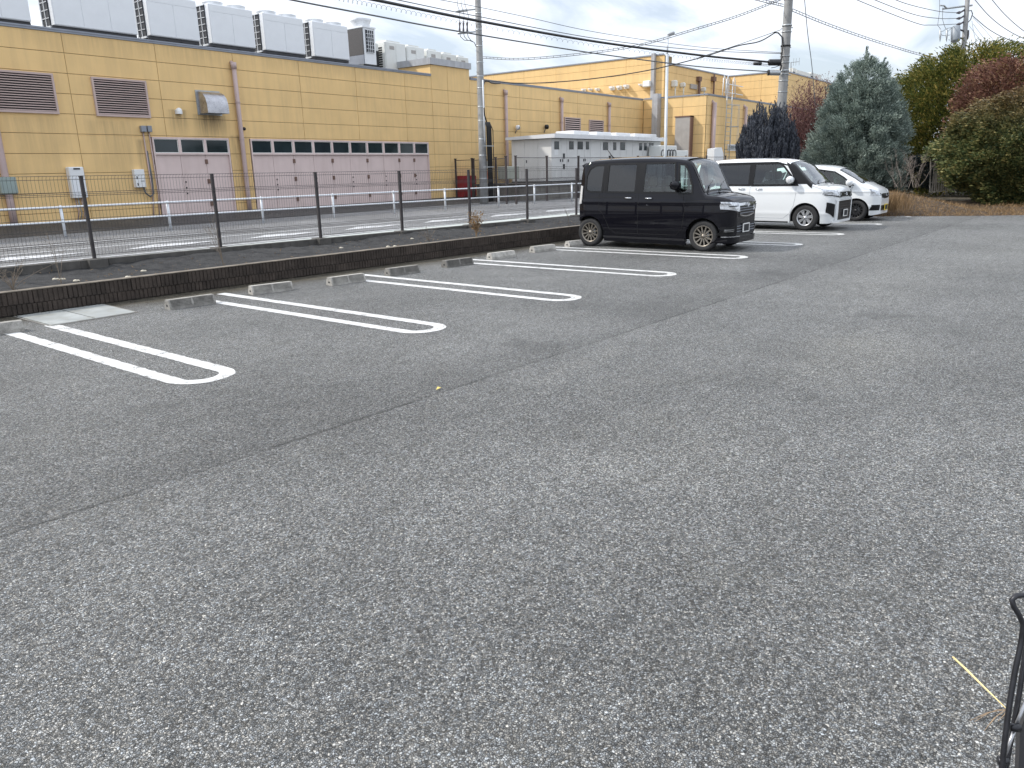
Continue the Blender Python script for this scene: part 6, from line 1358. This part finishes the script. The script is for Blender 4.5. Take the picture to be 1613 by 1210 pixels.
def inset(poly, d):
    """shrink a convex-ish outline by d"""
    n = len(poly); o = []; A_ = sum(poly[i - 1][0] * poly[i][1] - poly[i][0] * poly[i - 1][1] for i in range(n)); sg = 1 if A_ > 0 else -1
    for i in range(n):
        p, c, q = Vector(poly[i - 1]), Vector(poly[i]), Vector(poly[(i + 1) % n]); d1 = (c - p).normalized(); d2 = (q - c).normalized()
        n1_, n2_ = Vector((-d1.y, d1.x)) * sg, Vector((-d2.y, d2.x)) * sg; b = (n1_ + n2_); k = d / max(.35, 1 + n1_.dot(n2_)); o.append((c.x + b.x * k, c.y + b.y * k))
    return o
def ap(pts): return np.array(pts)
# ---------------------------------------------------------------- black kei wagon
A_, B_2 = G(929.5, 388), G(1105.5, 396.5); dirv = Vector((B_2[0] - A_[0], B_2[1] - A_[1])).normalized(); hd = math.atan2(dirv.y, dirv.x); lft = Vector((-dirv.y, dirv.x))
hwid = .7375; org = Vector((B_2[0], B_2[1])) + lft * (hwid - .035)
c = Car('black_car', 'tall boxy black kei wagon with bronze wheels, nearest of the parked cars', 'car', (org.x, org.y, 0), hd, .56, .255, 2.52, 1.475, .290,
        [(-2.775, .62), (-2.77, 1.15), (-2.755, 1.5), (-2.735, 1.66), (-2.66, 1.73), (-2.45, 1.77), (-1.6, 1.79), (-.9, 1.775), (-.48, 1.74), (-.33, 1.68), (-.18, 1.42), (-.05, 1.16), (.02, 1.09), (.25, 1.06), (.40, 1.025), (.49, .985), (.535, .92), (.552, .85), (.56, .77)], 1.05, .125, m_bp, nose=.46, nosek=.24, rroof=.065)
fd = [(-1.28, 1.115), (-.60, 1.115), (-.66, 1.635), (-1.27, 1.635)]; rd_ = [(-2.10, 1.125), (-1.475, 1.12), (-1.475, 1.635), (-2.09, 1.635)]
qt = [(-2.60, 1.17), (-2.52, 1.13), (-2.24, 1.13), (-2.22, 1.625), (-2.42, 1.62), (-2.54, 1.56), (-2.60, 1.42)]; tri = [(-.50, 1.10), (-.26, 1.10), (-.27, 1.22), (-.36, 1.46), (-.44, 1.59), (-.55, 1.60)]
c.build([inset(p, -.018) for p in (fd, rd_, qt, tri)], (-.44, -.03), .55)
band_ = [(-2.15, 1.09), (-.585, 1.085), (-.62, 1.655), (-2.15, 1.655)]
for p, g_ in ((fd, m_clear), (rd_, m_priv), (qt, m_priv), (tri, m_clear)): c.ring('window_frame', inset(p, -.035), p, m_trim, .005); c.sidepatch('window', p, g_, -.006)
c.sidepatch('pillar_trim', [(-1.44, 1.09), (-1.315, 1.09), (-1.305, 1.66), (-1.44, 1.66)], m_trim, .004); c.sidepatch('pillar_trim', [(-2.20, 1.10), (-2.14, 1.10), (-2.125, 1.66), (-2.19, 1.65)], m_trim, .004)
for ln in ([(-1.38, .30), (-1.375, .7), (-1.38, 1.09)], [(-.42, .44), (-.38, .75), (-.42, 1.06), (-.56, 1.2), (-.66, 1.66)], [(-2.29, .74), (-2.28, 1.09)], [(-2.05, .40), (-1.9, .295), (-.55, .295), (-.42, .42)], [(-2.29, .75), (-2.20, .70), (-2.09, .5), (-2.04, .40)], [(-2.6, 1.0), (-1.45, 1.012)], [(-2.15, 1.665), (-.62, 1.665)], [(-.38, .96), (.2, .945), (.30, .92)]): c.line('panel_seam', ln, m_under, .0045)

c.sidepatch('side_skirt', [(-2.16, .13), (-.34, .11), (-.36, .235), (-2.18, .25)], m_bp, .022, label=None)
c.handle(-1.15, .985, m_chrome); c.handle(-1.60, .99, m_chrome); c.mirror(-.56, 1.20, m_bp)
c.windscreen(-.02, -.39, .62, .59); c.interior(-.28, -1.15, 1.07, m_seat)
c.wheel(m_rim1, 12, 'multi', .197)
c.hood_line([(.48, .50), (.3, .54), (.0, .60)])
yl = lambda a, b, n=10: np.linspace(a, b, n)
hl = c.front('headlight', yl(.34, .705, 16), lambda y: .90 + .03 * max(0, (y - .34) / .36), lambda y: .735 + .06 * max(0, (y - .36) / .34), m_lamp, .010, mirror=True)
for zz in (.80, .87): c.front('light_bar', yl(.37, .66, 10), lambda y, z=zz: z + .022, lambda y, z=zz: z, m_chrome, .016, 1, mirror=True)
c.front('light_divider', yl(.44, .64, 10), lambda y: .852, lambda y: .834, m_trim, .018, 1, mirror=True)
c.front('grille', yl(-.36, .36, 16), lambda y: .90, lambda y: .60 + .05 * (abs(y) / .36) ** 2, m_trim, .006)
c.front('grille_chrome', yl(-.42, .42, 16), lambda y: .895, lambda y: .845 if abs(y) > .1 else .835, m_chrome, .022, 1)
c.front('grille_chrome', yl(-.35, .35, 14), lambda y: .652 + .04 * (abs(y) / .35) ** 2, lambda y: .632 + .04 * (abs(y) / .35) ** 2, m_chrome, .02, 1)
for zz in (.70, .75, .795): c.front('grille_bar', yl(-.34, .34, 12), lambda y, z=zz: z + .012, lambda y, z=zz: z, m_cap, .014, 1)
c.front('lower_grille', yl(-.44, .44, 14), lambda y: .50, lambda y: .32, m_dark, .004)
for zz in (.37, .42, .465): c.front('grille_bar', yl(-.43, .43, 12), lambda y, z=zz: z + .01, lambda y, z=zz: z, m_cap, .010, 1)
c.front('fog_lamp_recess', yl(.50, .70, 8), lambda y: .47, lambda y: .31, m_trim, .008, mirror=True)
for zz in (.38, .41): c.front('fog_lamp_bar', yl(.53, .68, 8), lambda y, z=zz: z + .010, lambda y, z=zz: z, m_chrome, .018, 1, mirror=True)
c.front('bumper_lip', yl(-.69, .69, 22), lambda y: .275, lambda y: .165, m_bp, .030, 3); c.front('lip_chrome', yl(.34, .68, 10), lambda y: .292, lambda y: .278, m_chrome, .034, 1, mirror=True)
c.plate(-.06, .43, m_plw)
mb = MB(); n = 20; mb.tube([(c.xf + .028, .045 * math.cos(a) * (1 + .1 * math.sin(a)), .855 + .04 * math.sin(a)) for a in [2 * math.pi * i / n for i in range(n + 1)]], .0045, 5); mb.tube([(c.xf + .03, -.022, .885), (c.xf + .03, -.016, .83)], .005, 5); mb.tube([(c.xf + .03, .022, .885), (c.xf + .03, .016, .83)], .005, 5); mb.tube([(c.xf + .03, -.018, .856), (c.xf + .03, .018, .856)], .005, 5); part('emblem', mb, m_chrome, c.t)
mb = MB(); mb.tube([(-2.35, 0, c.ztop(-2.35, 0) - .005), (-2.40, 0, c.ztop(-2.35, 0) + .03), (-2.58, 0, c.ztop(-2.35, 0) + .25)], [.02, .012, .004], 6); part('antenna', mb, m_trim, c.t)
mb = MB(); mb.prism([(-2.81, 1.64), (-2.70, 1.69), (-2.66, 1.60), (-2.78, 1.60)], -.54, .54, 'xz'); part('roof_spoiler', mb, m_bp, c.t)
c.sidepatch('tail_lamp', [(-2.765, .86), (-2.70, .88), (-2.69, 1.22), (-2.745, 1.24)], pm('clear_lens', (.62, .62, .62), .15, .2), .02)
mb = MB(); mb.lathe([(.001, 0), (.007, 0), (.006, .004)], axis='y', n=8, o=(-1.18, -c.side(-1.18, .86) - .004, .86)); part('door_lock', mb, m_chrome, c.t)

# ---------------------------------------------------------------- white compact van
g_ = G(1265.5, 363.3); hd = math.radians(-92.0); dv = Vector((math.cos(hd), math.sin(hd))); lft = Vector((-dv.y, dv.x)); org = Vector((g_[0], g_[1])) + lft * (.835 - .035)
c = Car('white_van', 'tall white compact wagon with silver wheels, between the black car and the small white car', 'car', (org.x, org.y, 0), hd, .68, .49, 2.49, 1.67, .306,
        [(-2.98, .62), (-2.97, 1.10), (-2.93, 1.45), (-2.87, 1.62), (-2.7, 1.69), (-1.8, 1.735), (-.9, 1.715), (-.55, 1.67), (-.40, 1.61), (-.15, 1.38), (.10, 1.14), (.20, 1.09), (.42, 1.06), (.56, 1.015), (.63, .96), (.667, .885), (.68, .78)], 1.05, .14, m_wp, nose=.55, nosek=.26, rroof=.085)
fd = [(-1.33, 1.095), (-.28, 1.10), (-.40, 1.26), (-.62, 1.50), (-.72, 1.575), (-1.32, 1.575)]; rd_ = [(-2.28, 1.11), (-1.46, 1.10), (-1.46, 1.575), (-2.26, 1.57)]; qt = [(-2.82, 1.14), (-2.42, 1.12), (-2.40, 1.565), (-2.76, 1.54)]
tri = [(-.20, 1.13), (.03, 1.115), (-.12, 1.26), (-.26, 1.38)]
c.build([inset(p, -.018) for p in (fd, rd_, qt)], (-.47, .13), .62)
for p, g2 in ((fd, m_clear), (rd_, m_priv), (qt, m_priv)): c.ring('window_frame', inset(p, -.045), p, m_trim, .006); c.sidepatch('window', p, g2, -.006)
c.sidepatch('quarter_trim', [(-.24, 1.10), (.07, 1.10), (-.10, 1.27), (-.42, 1.55), (-.56, 1.62), (-.5, 1.5)], m_trim, .005)
c.sidepatch('pillar_trim', [(-1.43, 1.06), (-1.36, 1.06), (-1.35, 1.61), (-1.43, 1.61)], m_trim, .005); c.sidepatch('pillar_trim', [(-2.39, 1.08), (-2.31, 1.08), (-2.29, 1.60), (-2.37, 1.60)], m_trim, .005)
c.line('rain_visor', [(-2.3, 1.612), (-.78, 1.615), (-.5, 1.54), (-.3, 1.36)], m_trim, .018)
for ln in ([(-1.40, .30), (-1.40, 1.05)], [(-.36, .42), (-.28, .60), (-.24, .90), (-.26, 1.07)], [(-2.05, .38), (-1.95, .295), (-.52, .285), (-.38, .40)], [(-2.1, .42), (-2.28, .70), (-2.30, 1.05)], [(.02, 1.09), (.3, 1.0), (.5, .93)]): c.line('panel_seam', ln, m_cap, .004)
c.line('sill_trim', [(-2.1, .20), (-.40, .195)], m_trim, .02)
c.handle(-1.17, .985, m_chrome); c.handle(-1.62, .99, m_chrome); c.mirror(-.40, 1.17, m_wp)
c.windscreen(.16, -.45, .70, .655); c.pillar(-.46, .12, m_trim); c.interior(-.12, -1.0, 1.07, m_seat); c.wheel(m_rim2, 7, 'twin', .19)
c.hood_line([(.60, .55), (.45, .60), (.2, .68)])
hl = c.front('headlight', yl(.36, .80, 16), lambda y: .885 + .09 * max(0, (y - .36) / .44), lambda y: .80 + .055 * max(0, (y - .5) / .3), m_lamp, .010, mirror=True)
c.front('light_trim', yl(.30, .79, 14), lambda y: .80 + .055 * max(0, (y - .5) / .3), lambda y: .78 + .055 * max(0, (y - .5) / .3), m_trim, .016, 1, mirror=True)
c.front('light_divider', yl(.50, .56, 4), lambda y: .93, lambda y: .80, m_trim, .016, 1, mirror=True)
c.front('upper_grille', yl(-.36, .36, 16), lambda y: .90, lambda y: .79, m_trim, .010); c.front('grille_chrome', yl(-.36, .36, 16), lambda y: .862, lambda y: .842, m_chrome, .02, 1)
c.front('lower_grille', yl(-.52, .52, 22), lambda y: .70, lambda y: .25 + .0 * y, m_trim, .008)
for zz in (.44, .50, .56, .62): c.front('grille_bar', yl(-.50, .50, 12), lambda y, z=zz: z + .014, lambda y, z=zz: z, m_steel, .014, 1)
c.front('bumper_frame', yl(-.62, .62, 24), lambda y: .735, lambda y: .695, m_wp, .026, 1); c.front('bumper_frame', yl(-.66, .66, 24), lambda y: .25, lambda y: .19, m_wp, .034, 1)
for sg in (1,): c.front('bumper_wing', yl(.50, .60, 8), lambda y: .70, lambda y: .22, m_wp, .028, mirror=True)
c.front('side_vent', yl(.63, .775, 10), lambda y: .62 + .05 * (y - .63) / .14, lambda y: .31 + .12 * (y - .63) / .14, m_trim, .010, mirror=True)
c.plate(0, .40, m_plw)
mb = MB(); n = 18
for k, (ra, rb, dz) in enumerate(((.055, .038, 0), (.02, .036, 0), (.046, .014, .016))): mb.tube([(c.xf + .026, ra * math.cos(a), .85 + dz + rb * math.sin(a)) for a in [2 * math.pi * i / n for i in range(n + 1)]], .005, 5)
part('emblem', mb, m_chrome, c.t)
mb = MB(); mb.prism([(-1.0, 0), (-1.14, .045), (-1.17, 0)], -.012, .012, 'xz'); mb.v = [(x, y, z + c.ztop(-1.1, 0) - .008) for x, y, z in mb.v]; part('antenna_fin', mb, m_trim, c.t)
c.sidepatch('tail_lamp', [(-2.96, .85), (-2.88, .85), (-2.87, 1.35), (-2.94, 1.38)], m_redl_, .01)

# ---------------------------------------------------------------- small white hatchback
g_ = G(1345.6, 348.4); hd = math.radians(-91.5); dv = Vector((math.cos(hd), math.sin(hd))); lft = Vector((-dv.y, dv.x)); org = Vector((g_[0], g_[1])) + lft * (.7375 - .035)
c = Car('white_hatchback', 'small low white hatchback with black wheels and a yellow plate, farthest of the parked cars', 'car', (org.x, org.y, 0), hd, .58, .28, 2.455, 1.475, .285,
        [(-2.735, .60), (-2.72, 1.0), (-2.62, 1.30), (-2.45, 1.45), (-1.9, 1.515), (-1.3, 1.53), (-.85, 1.50), (-.6, 1.44), (-.20, 1.23), (.10, 1.04), (.20, .99), (.38, .91), (.49, .83), (.56, .72), (.58, .60)], .93, .17, m_wp, nose=.60, nosek=.34, rroof=.10, flr=.16)
fd = [(-1.15, .985), (-.14, .975), (-.40, 1.16), (-.66, 1.31), (-1.14, 1.38)]; rd_ = [(-2.05, 1.02), (-1.27, .99), (-1.26, 1.36), (-1.95, 1.32)]; qt = [(-2.45, 1.10), (-2.16, 1.04), (-2.06, 1.30), (-2.32, 1.24)]
c.build([inset(p, -.015) for p in (fd, rd_, qt)], (-.55, .06), .55)
for p, g2 in ((fd, m_clear), (rd_, m_priv), (qt, m_priv)): c.ring('window_frame', inset(p, -.035), p, m_trim, .006); c.sidepatch('window', p, g2, -.006)
for ln in ([(-1.21, .28), (-1.21, .96)], [(-.34, .45), (-.22, .7), (-.12, .93)], [(-1.95, .34), (-1.9, .27), (-.5, .27), (-.36, .42)]): c.line('panel_seam', ln, m_cap, .004)
c.handle(-1.02, .90, m_wp); c.handle(-1.85, .91, m_wp); c.mirror(-.22, 1.0, m_wp); c.windscreen(.09, -.55, .62, .57); c.interior(-.16, -1.0, .95, m_seat); c.wheel(m_rim3, 14, 'multi', .20)
c.front('headlight', yl(.40, .68, 14), lambda y: .74 + .13 * max(0, (y - .40) / .28), lambda y: .68 + .02 * max(0, (y - .4) / .28), m_lamp, .010, mirror=True)
c.front('upper_grille', yl(-.36, .36, 14), lambda y: .72, lambda y: .63 - .03 * (1 - (abs(y) / .36) ** 2), m_trim, .010); c.front('grille_chrome', yl(-.37, .37, 14), lambda y: .735, lambda y: .718, m_chrome, .02, 1)
c.front('lower_grille', yl(-.40, .40, 14), lambda y: .42, lambda y: .28, m_trim, .006); c.front('fog_lamp_recess', yl(.46, .66, 8), lambda y: .44, lambda y: .29, m_trim, .010, mirror=True)
c.plate(0, .36, m_ply)
mb = MB(); n = 16; mb.tube([(c.xf + .02, .05 * math.cos(a), .685 + .03 * math.sin(a)) for a in [2 * math.pi * i / n for i in range(n + 1)]], .005, 5); part('emblem', mb, m_chrome, c.t)
mb = MB(); mb.tube([(-.75, 0, c.ztop(-.75, 0) - .004), (-.82, 0, c.ztop(-.75, 0) + .03)], [.02, .01], 6); part('antenna', mb, m_trim, c.t)
